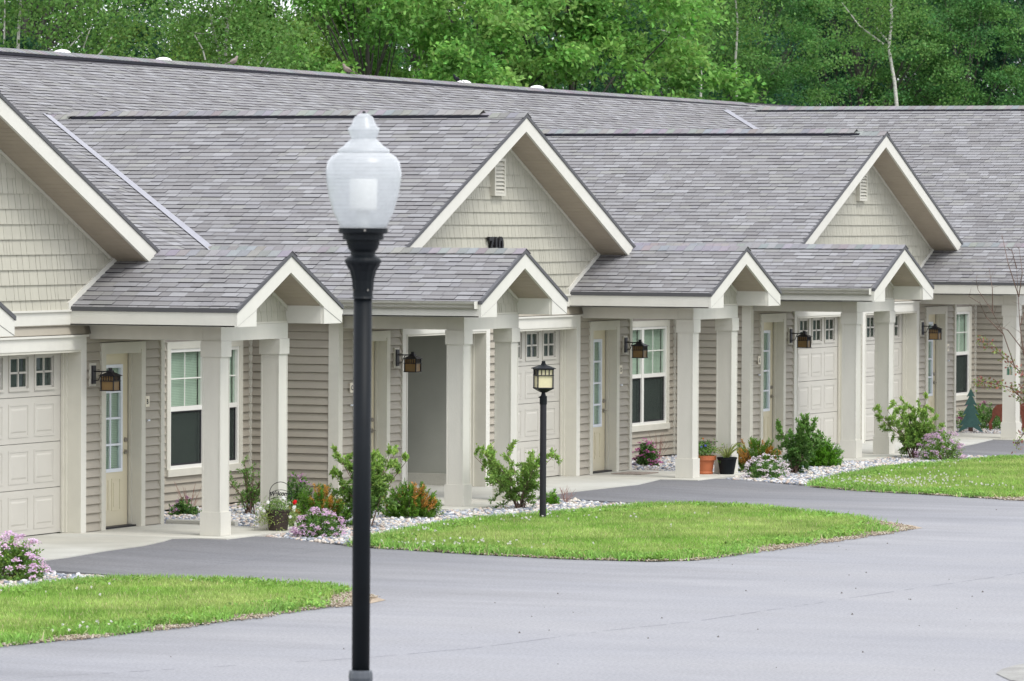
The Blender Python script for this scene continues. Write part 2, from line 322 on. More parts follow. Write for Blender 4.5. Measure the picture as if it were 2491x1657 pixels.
# main roof, front slope
for a, b in ((GU[0], GU[1]), (GU[1], GU[2])):
    roof([(a, MY), (b, MY), (b-HW-PA, ymain(ZE)), (a+HW+PA, ymain(ZE))], zm, 0, 1, 'main_roof')
xc = ue+(MZ-ZP)/MS
roof([(GU[2], MY), (xc, MY), (ul, ymain(ZE)), (GU[2]+HW+PA, ymain(ZE))], zm, 0, 1, 'main_roof')
YR = lambda x: 11.84-.0145*(x-14.4) if x < 34 else 11.556
roof([(-12, MY), (xc, MY), (UC, ymain(ZC)), (UC, 11.55), (34, YR(34)), (-12, YR(-12))], zm, 0, 1, 'main_roof')
roof([(UC, ymain(ZC)+.02), (UC+3.6, MY), (64, MY), (64, 11.556), (UC, 11.556)], zm, 0, 1, 'main_roof', True)
zb = lambda x, y: zmain(11.6)-MM*(y-11.6)
roof([(-12, 11.86), (34, 11.556), (64, 11.556), (64, 21.6), (-12, 21.6)], zb, 0, -1, 'back_roof', False)
SHINGLES.sort(key=lambda t: -t[0]*(1.6 if t[4] else 1))
def shingle_mb(mb, pairs, c, off=Vector()):
    mb.cur = c; n = len(pairs)
    V = [t-off for b, t in pairs]+[b-off for b, t in pairs]
    A = (pairs[1][1]-pairs[0][1]).cross(pairs[2][1]-pairs[0][1]).z
    top = tuple(range(n)) if A > 0 else tuple(range(n-1, -1, -1))
    sides = [(i, i+n, (i+1) % n+n, (i+1) % n) if A > 0 else ((i+1) % n, (i+1) % n+n, i+n, i) for i in range(n)]
    mb.add(V, [top])
    mb.cur = (.045, .042, .05); mb.add(V, sides)      # cut edges show the dark bitumen
for r, pairs, c, o, _ in SHINGLES[:300]:
    off = pairs[0][0].copy(); b = MB(); shingle_mb(b, pairs, c, off); b.build('shingle', M['shingle'], o, off)
b = MB()
for r, pairs, c, o, _ in SHINGLES[300:]: shingle_mb(b, pairs, c)
b.build('roof_shingles', M['shingle'], house, kind='stuff')

# --- ridge caps, ridge vents, valleys
def ridge_line(p0, p1, perp, drop, vent=None, name='ridge_cap'):
    p0, p1, perp = Vector(p0), Vector(p1), Vector(perp); L = (p1-p0).length; d = (p1-p0).normalized(); b = MB(); v = MB(); s = 0; W = .15
    while s < L:
        e = min(L, s+.135); inv = vent and vent[0] <= s <= vent[1]; h = (.062 if inv else .018); b.cur = tuple(c*random.uniform(.93, 1.07) for c in random.choice(TONES[1:6]))
        for sg in (-1, 1):
            A = p0+d*s; B = p0+d*(e+.02); q = perp*W*sg-Vector((0, 0, W*drop)); up0 = Vector((0, 0, h+.006)); up1 = Vector((0, 0, h-.001))
            V = [A+up0, B+up1, B+q+up1, A+q+up0]; V += [x-Vector((0, 0, .008)) for x in V]
            F = [(0,1,2,3), (4,7,6,5), (3,2,6,7), (0,3,7,4), (1,5,6,2)]
            if sg*perp.cross(d).z > 0: pass
            b.add(V, F)
        s = e
    b.build(name, M['cap'], house, kind='stuff')
    if vent:
        A, B = p0+d*vent[0], p0+d*vent[1]
        for sg in (-1, 1):
            q = perp*W*.97*sg-Vector((0, 0, W*drop)); q2 = perp*(W-.05)*sg-Vector((0, 0, (W-.05)*drop))
            v.prism([A+q+Vector((0,0,.012)), B+q+Vector((0,0,.012)), B+q+Vector((0,0,.056)), A+q+Vector((0,0,.056))], -perp*sg*.06)
        v.build('ridge_vent', M['vent'], house)
ridge_line((GU[1], YG-.02, ZG), (GU[1], 9.3, ZG), (1,0,0), MS, (.55, 7.1))
ridge_line((GU[2], YG-.02, ZG), (GU[2], 9.3, ZG), (1,0,0), MS, (.45, 7.4))
ridge_line((UC, YG-.02, ZC), (UC, 11.1, ZC), (1,0,0), MS, (.6, 8.6))
ridge_line((GU[0], YG-.02, ZG), (GU[0], 9.3, ZG), (1,0,0), MS)
for u, ye in ((0, YW), (S, 4.6), (T, YW), (T+S, 4.6), (2*T, YW)):
    ridge_line((u, -.02, ZP), (u, ye, ZP), (1,0,0), MS)
ridge_line((-12, YR(-12), zmain(YR(-12))), (34, YR(34), zmain(YR(34))), (0,1,0), MM, (0, 46))
ridge_line((34, 11.556, zmain(11.556)), (46, 11.556, zmain(11.556)-.03), (0,1,0), MM, (0, 11.5))
def valley(u0, y0, u1, y1, zf):
    b = MB(); d = Vector((u1-u0, y1-y0, 0)).normalized(); pr = Vector((-d.y, d.x, 0)); b_ = []
    P = [Vector((u0, y0, 0)), Vector((u1, y1, 0))]
    for sg in (-1, 1):
        V = []
        for p in P:
            e = p+pr*sg*.062; V += [Vector((p.x, p.y, max(zmain(p.y), zf(p.x, p.y))+.018)), Vector((e.x, e.y, max(zmain(e.y), zf(e.x, e.y))+.024))]
        b.add(V, [(0,1,3,2)] if sg > 0 else [(0,2,3,1)])
    L = (P[1]-P[0]).length; s = 1.6
    b.build('valley_flashing', M['flash'], house)
for g in GU[1:]: valley(g-.1, MY-.08, g-HW-.3, ymain(ZP-.14), zleft(g, ZG))
valley(UC-.1, ymain(ZC)-.08, ue-.2, ymain(ZP-.1), zleft(ue, ZP))

# --- gable ends
def rake(u, z, y, half, name, mid='fascia', thick=.24, box=None):
    """rake boards, drip edges and soffit of a gable front at y; half: half width"""
    b = MB(); t0, dz = .034, thick; cutx = .045
    for sg in (-1, 1):
        b = MB(); e = u+sg*half; ze = z-MS*half
        poly = [(u, z-t0), (e, ze-t0), (e-sg*(0 if box else .1), ze-dz+(.035 if box else .045)), (u, z-dz)]
        if box: poly = [(u, z-t0), (e, ze-t0), (e, ze-.21), (e-sg*.51, ze-.21), (e-sg*.51, ze+MS*.51-dz), (u, z-dz)]
        b.add([(x, y, zz) for x, zz in poly]+[(x, y+.035, zz) for x, zz in poly], [tuple(range(len(poly))) if sg < 0 else tuple(range(len(poly)-1, -1, -1)), tuple(range(2*len(poly)-1, len(poly)-1, -1)) if sg < 0 else tuple(range(len(poly), 2*len(poly)))]+[(i, (i+1) % len(poly), (i+1) % len(poly)+len(poly), i+len(poly)) for i in range(len(poly))])
        hp('rake_board', b, mid)
        if box:                          # the mitred joint of the eave return
            x0, x1 = e, e-sg*.51; j = MB(); j.add([(x0, y-.0015, ze-.205), (x1, y-.0015, ze+MS*.51-dz-.01), (x1-.006, y-.0015, ze+MS*.51-dz-.014), (x0-.006, y-.0015, ze-.209)], [(0,1,2,3),(3,2,1,0)]); hp('board_joint', j, 'drip')
        d = MB(); d.prism([(u, y-.014, z-.045), (u, y-.014, z+.003), (e+sg*.012, y-.014, ze+.003), (e+sg*.012, y-.014, ze-.045)], (0, .045, 0)); hp('drip_edge', d, 'drip')
def soffit(u, z, y0, y1, half, sides=(-1, 1), inner=0):
    b = MB()
    for sg in sides:
        x = inner; 
        while x < half-.02:
            x2 = min(half-.01, x+.098); za, zb2 = z-MS*x, z-MS*x2
            b.prism([(u+sg*x, y0, za), (u+sg*(x2-.006), y0, zb2+.003), (u+sg*(x2-.006), y0, zb2+.02), (u+sg*x, y0, za+.02)], (0, y1-y0, 0)); x += .098
    b.build('soffit_planks', M['soffit'], house, kind='stuff')
SHAKES = []
def shakes(poly, y, mparent):
    H = halfplanes(poly); z0, z1 = min(p[1] for p in poly), max(p[1] for p in poly); x0, x1 = min(p[0] for p in poly), max(p[0] for p in poly); z = z0-.03
    while z < z1:
        x = x0-random.uniform(0, .15)
        while x < x1:
            wd = random.choice((.07,.1,.13,.16,.2)); q = clip([(x+.004, z), (x+wd-.004, z), (x+wd-.004+random.uniform(-.004,.003), z+.176), (x+.004, z+.176)], H)
            if len(q) >= 3 and area(q) > .0006:
                f = random.uniform(.965, 1.035); c = (.455*f, .438*f, .362*f); Q = [(Vector((px, y, pz)), .026*(1-(pz-z)/.176*.8)) for px, pz in q]
                d = (Q[0][0]-CAM).length; SHAKES.append((area(q)/d/d, [(p, p-Vector((0, h, 0))) for p, h in Q], c, mparent))
            x += wd
        z += .176
def shake_mb(mb, pairs, c, off=Vector()):
    mb.cur = c; n = len(pairs); V = [t-off for b_, t in pairs]+[b_-off for b_, t in pairs]
    A = ((pairs[1][1]-pairs[0][1]).cross(pairs[2][1]-pairs[0][1])).y      # outward is -y
    ok = A < 0
    mb.add(V, [tuple(range(n)) if ok else tuple(range(n-1, -1, -1))]+[(i, i+n, (i+1) % n+n, (i+1) % n) if ok else ((i+1) % n, (i+1) % n+n, i+n, i) for i in range(n)])
for k, g in enumerate(GU):
    rake(g, ZG, YG, HW-.03, 'gable')
    soffit(g, ZG-.235, YG+.03, YW, HW-.05)
    zt = ZG-.25
    poly = [(g, zt), (g+HW-.05, zt-MS*(HW-.05)), (g+HW-.05, 2.62), (g-HW+.05, 2.62), (g-HW+.05, zt-MS*(HW-.05))]
    wl = hp('gable_wall', MB().prism([(x, YW, z) for x, z in poly], (0, .12, 0)), 'wall')
    shakes([(g, zt-.01), (g+HW-.25, zt-MS*(HW-.25)-.01), (g+HW-.25, 2.62), (g-HW+.25, 2.62), (g-HW+.25, zt-MS*(HW-.25)-.01)], YW-.002, wl)
    # trim where the wall meets the soffit and where the porch roof climbs it
    for sg in (-1, 1):
        b = MB().prism([(g, YW-.03, zt+.012), (g+sg*(HW-.1), YW-.03, zt-MS*(HW-.1)+.012), (g+sg*(HW-.1), YW-.03, zt-MS*(HW-.1)-.03), (g, YW-.03, zt-.03)], (0, .03, 0)); hp('frieze_trim', b, 'trim')
        e = g+sg*HW; b = MB(); x0, x1 = e-sg*.12, e-sg*(PA+.05)
        zz = lambda x: ZP-MS*abs(x-e)
        b.prism([(x0, YW-.045, zz(x0)-.02), (x0, YW-.045, zz(x0)+.075), (x1, YW-.045, zz(x1)+.075), (x1, YW-.045, zz(x1)-.02)], (0, .045, 0)); hp('step_flashing', b, 'fascia')
    hp('band_board', MB().box(g-HW+1.38, g+HW-1.38, YW-.035, YW, 2.47, 2.62), 'fascia')
    hp('band_cap', MB().box(g-HW+1.36, g+HW-1.36, YW-.06, YW, 2.622, 2.645), 'fascia')
    # louvred vent
    v = hp('gable_vent', MB().box(g-.19, g+.19, YW-.05, YW-.004, 4.05, 4.57), 'trim')
    hp('vent_recess', MB().box(g-.15, g+.15, YW-.054, YW-.0505, 4.09, 4.53), 'dark_back', v)
    for i in range(8):
        z = 4.1+i*.054; hp('slat', MB().prism([(g-.15, YW-.088, z), (g-.15, YW-.054, z+.045), (g-.15, YW-.054, z+.037), (g-.15, YW-.088, z-.008)], (.3, 0, 0)), 'trim', v)
    hp('vent_frame', MB().box(g-.19, g-.15, YW-.09, YW-.051, 4.05, 4.57).box(g+.15, g+.19, YW-.09, YW-.051, 4.05, 4.57).box(g-.149, g+.149, YW-.09, YW-.0512, 4.05, 4.088).box(g-.149, g+.149, YW-.09, YW-.0512, 4.532, 4.57), 'trim', v)
rake(UC, ZC, YG, (ZC-ZP)/MS, 'gable'); 

# --- porches
def text_mesh(txt, size, ext, bold=0):
    cu = bpy.data.curves.new('letters', 'FONT'); cu.body = txt; cu.size = size; cu.extrude = ext; cu.offset = bold
    o = bpy.data.objects.new('tmp', cu); col.objects.link(o); dg = bpy.context.evaluated_depsgraph_get(); me = bpy.data.meshes.new_from_object(o.evaluated_get(dg)); bpy.data.objects.remove(o)
    return me
PIN, BT, BB = .92, 2.45, 2.287          # column corner offset, beam top and bottom
CW = .272
def column(x0, y0, yb=None):
    c = hp('column', MB().box(x0+.022, x0+CW-.022, y0+.022, y0+CW-.022, 0, 2.11), 'post')
    hp('corner_board', MB().box(x0+.016, x0+.03, y0+.016, y0+.034, .281, 2.099).box(x0+CW-.03, x0+CW-.016, y0+.016, y0+.034, .281, 2.099).box(x0+.016, x0+.022, y0+CW-.034, y0+CW-.016, .281, 2.099), 'post', c)
    hp('plinth', MB().box(x0, x0+CW, y0, y0+CW, .002, .28), 'post', c)
    hp('capital', MB().box(x0, x0+CW, y0, y0+CW, 2.10, 2.286), 'post', c)
    return c
PORCH = [(-S*0+S-T, 'L'), (0, 'R'), (S, 'L'), (T, 'R'), (T+S, 'L'), (2*T, 'R')]   # L: on the left shoulder of its big gable
for u, side in PORCH:
    rake(u, ZP, 0, PA, 'porch', box=True)
    yc = .46
    for sg in (-1, 1):
        x0 = u-PIN if sg < 0 else u+PIN-CW
        column(x0, yc)
        hp('side_beam', MB().box(x0+.02, x0+CW-.02, yc+.252, YW-.002, BB+.004, BT), 'post')
        xa, xb = sorted((u+sg*PIN, u+sg*PA)); outer = (side == 'L') == (sg < 0)
        yend = 3.45 if outer else YW-.002
        hp('eave_soffit', MB().box(xa, xb-.0 if sg < 0 else xb, .036, yend, ZE-.21, ZE-.195), 'soffit')
        xi = u+sg*PIN; hp('inner_fascia', MB().box(min(xi, xi-sg*.015), max(xi, xi-sg*.015), .036, yc+.1, ZE-.208, ZE+MS*.5-.03), 'fascia')
        xo = u+sg*PA; hp('eave_fascia', MB().box(min(xo, xo-sg*.03), max(xo, xo-sg*.03), .037, yend, ZE-.212, ZE-.04), 'fascia')
        if outer:
            g = MB(); y0, y1 = .05, 3.4; X = xo+sg*.002
            pf = [(0, -.005), (0, -.10), (-.055, -.10), (-.075, -.085), (-.08, -.055), (-.105, -.035), (-.11, -.004), (-.104, -.004), (-.10, -.028), (-.07, -.052), (-.012, -.095), (-.006, -.005)]
            pf = [(X-(-sg)*a*(-1) if False else X+sg*(-a), ZE+zz-.0) for a, zz in pf]
            g.add([(x, y0, z) for x, z in pf]+[(x, y1, z) for x, z in pf], [(i, (i+1) % 12, (i+1) % 12+12, i+12) for i in range(12)]+[(i+12, (i+1) % 12+12, (i+1) % 12, i) for i in range(12)])
            g.box(min(X, X+sg*.11), max(X, X+sg*.11), y0-.004, y0, ZE-.10, ZE-.004)
            gt = hp('gutter', g, 'fascia')
            hp('gutter_outlet', MB().box(X+sg*.02 if sg > 0 else X-.085, X+.085 if sg > 0 else X-.02, 1.55, 1.63, ZE-.17, ZE-.101), 'white', gt)
        else:
            hp('drip_edge', MB().box(min(xo, xo+sg*.012), max(xo, xo+sg*.012), .03, YW-.06, ZE-.045, ZE+.004), 'drip')
    hp('front_beam', MB().box(u-PIN+.02, u+PIN-.02, yc+.012, yc+.25, BB, BT+.02), 'post')
    # shingled infill above the beam
    zt = ZP-.25; poly = [(u-PIN+.001, BT+.021), (u+PIN-.016, BT+.021), (u+PIN-.016, zt-MS*(PIN-.02)), (u, zt), (u-PIN+.001, zt-MS*(PIN-.02))]
    wl = hp('gable_wall', MB().prism([(x, yc+.05, z) for x, z in poly], (0, .1, 0)), 'wall'); shakes(poly, yc+.048, wl)
    for sg in (-1, 1):
        hp('frieze_trim', MB().prism([(u, yc+.02, zt+.014), (u+sg*(PIN-.02), yc+.02, zt-MS*(PIN-.02)+.014), (u+sg*(PIN-.02), yc+.02, zt-MS*(PIN-.02)-.028), (u, yc+.02, zt-.028)], (0, .028, 0)), 'trim')
    hp('frieze_trim', MB().box(u-PIN+.02, u+PIN-.02, yc+.022, yc+.0475, BT+.022, BT+.045), 'trim')
    soffit(u, ZP-.235, .036, yc+.05, PIN+.02)
    hp('porch_ceiling', MB().box(u-PIN+.253, u+PIN-.253, yc+.26, YW-.003, BT-.02, BT), 'soffit')
SHAKES.sort(key=lambda t: -t[0])
for r, pairs, c, o in SHAKES[:300]:
    off = pairs[0][0].copy(); b = MB(); shake_mb(b, pairs, c, off); b.build('shake', M['shake'], o, off)
b = MB()
for r, pairs, c, o in SHAKES[300:]: shake_mb(b, pairs, c)
b.build('wall_shakes', M['shake'], house, kind='stuff')

# --- lap siding
BOARDS = []; BM = {}
def board_mesh(axis, L):
    key = (axis, round(L, 3))
    if key not in BM:
        e = .1066; t = .031
        if axis == 'x': b = MB().prism([(0, -t, .008), (0, 0, .004), (0, 0, e), (0, -.004, e), (0, -t+.001, .016)], (L, 0, 0))
        else: b = MB().prism([(-t, 0, .008), (0, 0, .004), (0, 0, e), (-.004, 0, e), (-t+.001, 0, .016)], (0, L, 0))
        BM[key] = b.mesh('siding_board', M['siding'])
    return BM[key]
def siding(axis, a0, a1, p, z0, z1, wall):
    k = math.ceil(z0/.1066-.01)
    if z0 > .05: k = math.floor(z0/.1066)
    while (k+.35)*.1066 < z1:
        z = k*.1066; loc = (a0, p, z) if axis == 'x' else (p, a0, z)
        if z > z0-.08:
            d = (Vector(loc)-CAM).length; BOARDS.append(((a1-a0)*(.45 if axis == 'x' else 1)/d, axis, a1-a0, loc, wall))
        k += 1
def wall_x(x0, x1, y, z0, z1, th=.12, name='front_wall'): return hp(name, MB().box(x0, x1, y, y+th, z0, z1), 'wall')
WT = 2.62
def frame(name, x0, x1, z1, y, wd, head, depth=.04, m='trim', mid=None):
    b = MB().box(x0-wd, x0, y-depth, y, .0, z1).box(x1, x1+wd, y-depth, y, .0, z1).box(x0-wd, x1+wd, y-depth, y, z1, z1+head)
    return b
def garage_door(c, top=2.18, open_=False):
    x0, x1 = c-1.34, c+1.34; y = 2.22
    cs = frame('c', x0, x1, 2.17, YW, .13, .15); cs.box(x0-.15, x1+.15, YW-.065, YW-.041, 2.32, 2.345)
    cs.box(x0-.001, x0+.02, YW-.05, YW-.03, 0, 2.17); f = hp('garage_casing', cs, 'fascia')
    jb = MB().box(x1-.002, x1+.03, YW-.037, 2.47, .002, 2.2).box(x0-.03, x0+.002, YW-.037, 2.47, .002, 2.2).box(x0, x1, YW-.03, 2.47, 2.14, 2.2)
    jb.box(x1-.03, x1-.003, 2.36, 2.42, .004, 2.139).box(x0+.003, x0+.03, 2.36, 2.42, .004, 2.139).box(x1-.055, x1-.0305, 2.395, 2.425, .004, 2.139)
    hp('door_jamb', jb, 'trim', f)
    if open_: return
    d = hp('garage_door', MB().box(x0-.01, x1+.01, 2.50, 2.51, .0, 2.16), 'garage_dark')
    for r in range(4):
        z0 = .012+r*.54; z1 = z0+.533; s = MB()
        if r < 3: s.box(x0, x1, 2.43, 2.49, z0, z1)
        px = [c-.05+(i-1.5)*.622 for i in range(4)]
        if r == 3:                       # top section: openings for the lights
            z1 = 2.15; a, b2 = z0+.1, z0+.47; s.box(x0, x1, 2.43, 2.49, z0, a).box(x0, x1, 2.43, 2.49, b2, z1); e = x0
            for p in px: s.box(e, p-.22, 2.43, 2.49, a, b2); e = p+.22
            s.box(e, x1, 2.43, 2.49, a, b2)
        sec = hp('door_section', s, 'garage', d)
        for p in px:
            if r < 3:
                za, zb3 = z0+.07, z1-.07; y = 2.43; b = MB()
                def fr(xa, xb, zc, zd, i, h, yb=y):
                    b.add([(xa, yb, zc), (xb, yb, zc), (xb, yb, zd), (xa, yb, zd), (xa+i, yb-h, zc+i), (xb-i, yb-h, zc+i), (xb-i, yb-h, zd-i), (xa+i, yb-h, zd-i)], [(4,5,6,7), (0,1,5,4), (1,2,6,5), (2,3,7,6), (3,0,4,7)])
                for o, i2, hh in ((0, .018, .007), ):
                    # moulding ring
                    xa, xb = p-.245, p+.245
                    for (q0, q1, q2, q3) in ((xa, xb, za, za+.022), (xa, xb, zb3-.022, zb3), (xa, xa+.022, za+.0225, zb3-.0225), (xb-.022, xb, za+.0225, zb3-.0225)):
                        b.box(q0, q1, y-.005, y-.001, q2, q3)
                fr(xa+.055, xb-.055, za+.055, zb3-.055, .02, .006)
                bb = b; o2 = bpy.data.objects.new('raised_panel', PANELS.setdefault(round(zb3-za, 3), None) or PANELS.__setitem__(round(zb3-za, 3), shift(bb, (-p, 0, -z0)).mesh('raised_panel', M['garage'])) or PANELS[round(zb3-za, 3)])
                col.objects.link(o2); o2.parent = d; o2.location = (p, 0, z0)
            else:
                a, b2 = z0+.1, z0+.47; wf = MB(); y = 2.43
                for (q0, q1, q2, q3) in ((p-.25, p+.25, a-.03, a), (p-.25, p+.25, b2, b2+.03), (p-.25, p-.22, a, b2), (p+.22, p+.25, a, b2)): wf.box(q0, q1, y-.016, y+.002, q2, q3)
                for (q0, q1, q2, q3) in ((p-.205, p+.205, a, a+.022), (p-.205, p+.205, b2-.022, b2), (p-.22, p-.197, a, b2), (p+.197, p+.22, a, b2)): wf.box(q0, q1, y+.004, y+.02, q2, q3)
                wf.box(p-.012, p+.012, y+.002, y+.018, a+.02, b2-.02).box(p-.195, p+.195, y+.002, y+.016, (a+b2)/2-.012, (a+b2)/2+.012)
                wi = hp('door_window', wf, 'garage', d)
                for sx in (-1, 1):
                    for sz in (-1, 1): link('pane', PANE(.19, .165), d, (p+sx*.103, y+.026, (a+b2)/2+sz*.094))
PANELS = {}; PN = {}
def shift(b, d): b.v = [(x+d[0], y+d[1], z+d[2]) for x, y, z in b.v]; return b
def PANE(wd, h, m='dglass'):
    k = (wd, h, m)
    if k not in PN: PN[k] = MB().box(-wd/2, wd/2, 0, .004, -h/2, h/2).mesh('pane', M[m])
    return PN[k]
def blinds(x0, x1, z0, z1, y, m, parent, step=.028):
    b = MB(); z = z0
    while z < z1-.01: b.add([(x0, y, z), (x1, y, z), (x1, y+.01, z+.0185), (x0, y+.01, z+.0185)], [(0,1,2,3)]); z += step*.75
    for x in (x0+(x1-x0)*.2, x0+(x1-x0)*.8): b.box(x-.002, x+.002, y-.002, y-.001, z0, z1)
    b.build('blind', M[m], parent, kind='stuff')
def entry_door(x0, letter, sign_x, bell_x):
    x1 = x0+.92; cs = frame('c', x0, x1, 2.14, YW, .105, .095); f = hp('door_casing', cs, 'trim')
    hp('door_jamb', MB().box(x1-.002, x1+.03, YW-.037, 2.42, .002, 2.141).box(x0-.03, x0+.002, YW-.037, 2.42, .002, 2.141).box(x0, x1, YW-.03, 2.42, 2.10, 2.139).box(x0+.004, x0+.02, 2.31, 2.36, .03, 2.1).box(x1-.02, x1-.004, 2.31, 2.345, .03, 2.1), 'trim', f)
    hp('threshold', MB().box(x0, x1, 2.25, 2.44, .002, .022), 'bronze', f)
    d = MB(); y = 2.365; gx0, gx1, gz0, gz1 = x0+.17, x0+.74, .68, 1.95
    d.box(x0+.006, gx0, y, y+.044, .024, 2.095).box(gx1, x1-.012, y, y+.044, .024, 2.095).box(gx0, gx1, y, y+.044, .024, gz0).box(gx0, gx1, y, y+.044, gz1, 2.095)
    d = hp('door', d, 'door')
    hp('dark_gap', MB().box(x1-.011, x1-.003, y+.01, y+.04, .024, 2.1), 'ink', f)
    fr = MB(); fr.box(gx0-.012, gx0+.03, y-.016, y+.03, gz0-.012, gz1+.012).box(gx1-.03, gx1+.012, y-.016, y+.03, gz0-.012, gz1+.012).box(gx0+.03, gx1-.03, y-.016, y+.03, gz0-.012, gz0+.03).box(gx0+.03, gx1-.03, y-.016, y+.03, gz1-.03, gz1+.012)
    cx_ = (gx0+gx1)/2; hh = (gz1-gz0)/4
    fr.box(cx_-.013, cx_+.013, y-.008, y+.01, gz0+.03, gz1-.03)
    for i in (1, 2, 3): fr.box(gx0+.03, gx1-.03, y-.0075, y+.0095, gz0+i*hh-.013, gz0+i*hh+.013)
    hp('door_lite_frame', fr, 'white', d)
    for i in range(4):
        for s in (-1, 1): link('pane', PANE(.25, hh-.03, 'glass'), d, (cx_+s*.132, y+.012, gz0+(i+.5)*hh))
    blinds(gx0, gx1, gz0, gz1, y+.03, 'blind', d); hp('door_back', MB().box(gx0-.01, gx1+.01, y+.05, y+.06, gz0-.01, gz1+.01), 'dark_back', d)
    for s in (-1, 1):
        b = MB(); xc2 = x0+.455+s*.15
        for (q0, q1, q2, q3) in ((xc2-.11, xc2+.11, .20, .215), (xc2-.11, xc2+.11, .575, .59), (xc2-.11, xc2-.095, .2155, .5745), (xc2+.095, xc2+.11, .2155, .5745)): b.box(q0, q1, y-.007, y, q2, q3)
        b.box(xc2-.065, xc2+.065, y-.006, y, .25, .54); hp('raised_panel', b, 'door', d)
    kb = MB(); kx = x1-.085
    kb.tube([(kx, y-.001, .90), (kx, y-.018, .90)], .03, seg=14).tube([(kx, y-.018, .90), (kx, y-.05, .90)], .011, seg=8).tube([(kx, y-.05, .90), (kx-.11, y-.055, .895)], .010, .008, seg=8)
    hp('handle', kb, 'chrome', d, smooth=False)
    hp('deadbolt', MB().tube([(kx, y-.001, 1.045), (kx, y-.022, 1.045)], .031, .027, seg=16).box(kx-.004, kx+.004, y-.04, y-.022, 1.03, 1.06), 'chrome', d)
    s = hp('letter_plate', MB().box(sign_x-.05, sign_x+.05, YW-.044, YW-.032, 1.44, 1.57), 'plate')
    me = text_mesh(letter, .085, .001, .0015); me.materials.clear(); me.materials.append(M['ink']); link('letter', me, s, (sign_x-.03, YW-.0455, 1.475), (math.pi/2, 0, 0))
    hp('doorbell', MB().box(bell_x-.03, bell_x+.03, YW-.05, YW-.032, 1.265, 1.285).box(bell_x-.026, bell_x-.018, YW-.055, YW-.051, 1.27, 1.28), 'white')
def wall_lamp(x):
    y = YW-.27; z = 1.67
    r = hp('wall_lamp', MB().box(x-.045, x+.045, YW-.055, YW-.0385, 1.755, 1.975).tube([(x, YW-.045, 1.905), (x, y, 1.905)], .008, seg=6).tube([(x, YW-.05, 1.79), (x, YW-.11, 1.80), (x, YW-.14, 1.87), (x, YW-.16, 1.9)], .006, seg=5), 'bronze')
    hp('mounting_block', MB().box(x-.075, x+.075, YW-.038, YW-.018, 1.73, 2.0), 'trim', r)
    c = MB(); h = .082
    c.add([(x-h-.03, y-h-.03, 1.855), (x+h+.03, y-h-.03, 1.855), (x+h+.03, y+h+.03, 1.855), (x-h-.03, y+h+.03, 1.855), (x-.03, y-.03, 1.9), (x+.03, y-.03, 1.9), (x+.03, y+.03, 1.9), (x-.03, y+.03, 1.9)], [(3,2,1,0), (4,5,6,7), (0,1,5,4), (1,2,6,5), (2,3,7,6), (3,0,4,7)])
    c.box(x-.03, x+.03, y-.03, y+.03, 1.9, 1.92).tube([(x, y, 1.92), (x, y, 1.95)], .024, seg=10)
    hp('lamp_cap', c, 'bronze', r)
    f = MB()
    for sx in (-1, 1):
        for sy in (-1, 1): f.box(x+sx*h-.006, x+sx*h+.006, y+sy*h-.006, y+sy*h+.006, 1.68, 1.855)
    for zz in (1.676, 1.79):
        f.box(x-h-.012, x+h+.012, y-h-.012, y-h+.004, zz, zz+.009).box(x-h-.012, x+h+.012, y+h-.004, y+h+.012, zz, zz+.009).box(x-h-.012, x-h+.004, y-h+.005, y+h-.005, zz, zz+.009).box(x+h-.004, x+h+.012, y-h+.005, y+h-.005, zz, zz+.009)
    for i in range(1, 5):
        q = -h+i*2*h/5; f.box(x+q-.004, x+q+.004, y-h-.004, y-h+.004, 1.80, 1.853).box(x-h-.004, x-h+.004, y+q-.004, y+q+.004, 1.80, 1.853)
    hp('lamp_frame', f, 'bronze', r); hp('lamp_glass', MB().box(x-h+.006, x+h-.006, y-h+.006, y+h-.006, 1.686, 1.852), 'amber', r)
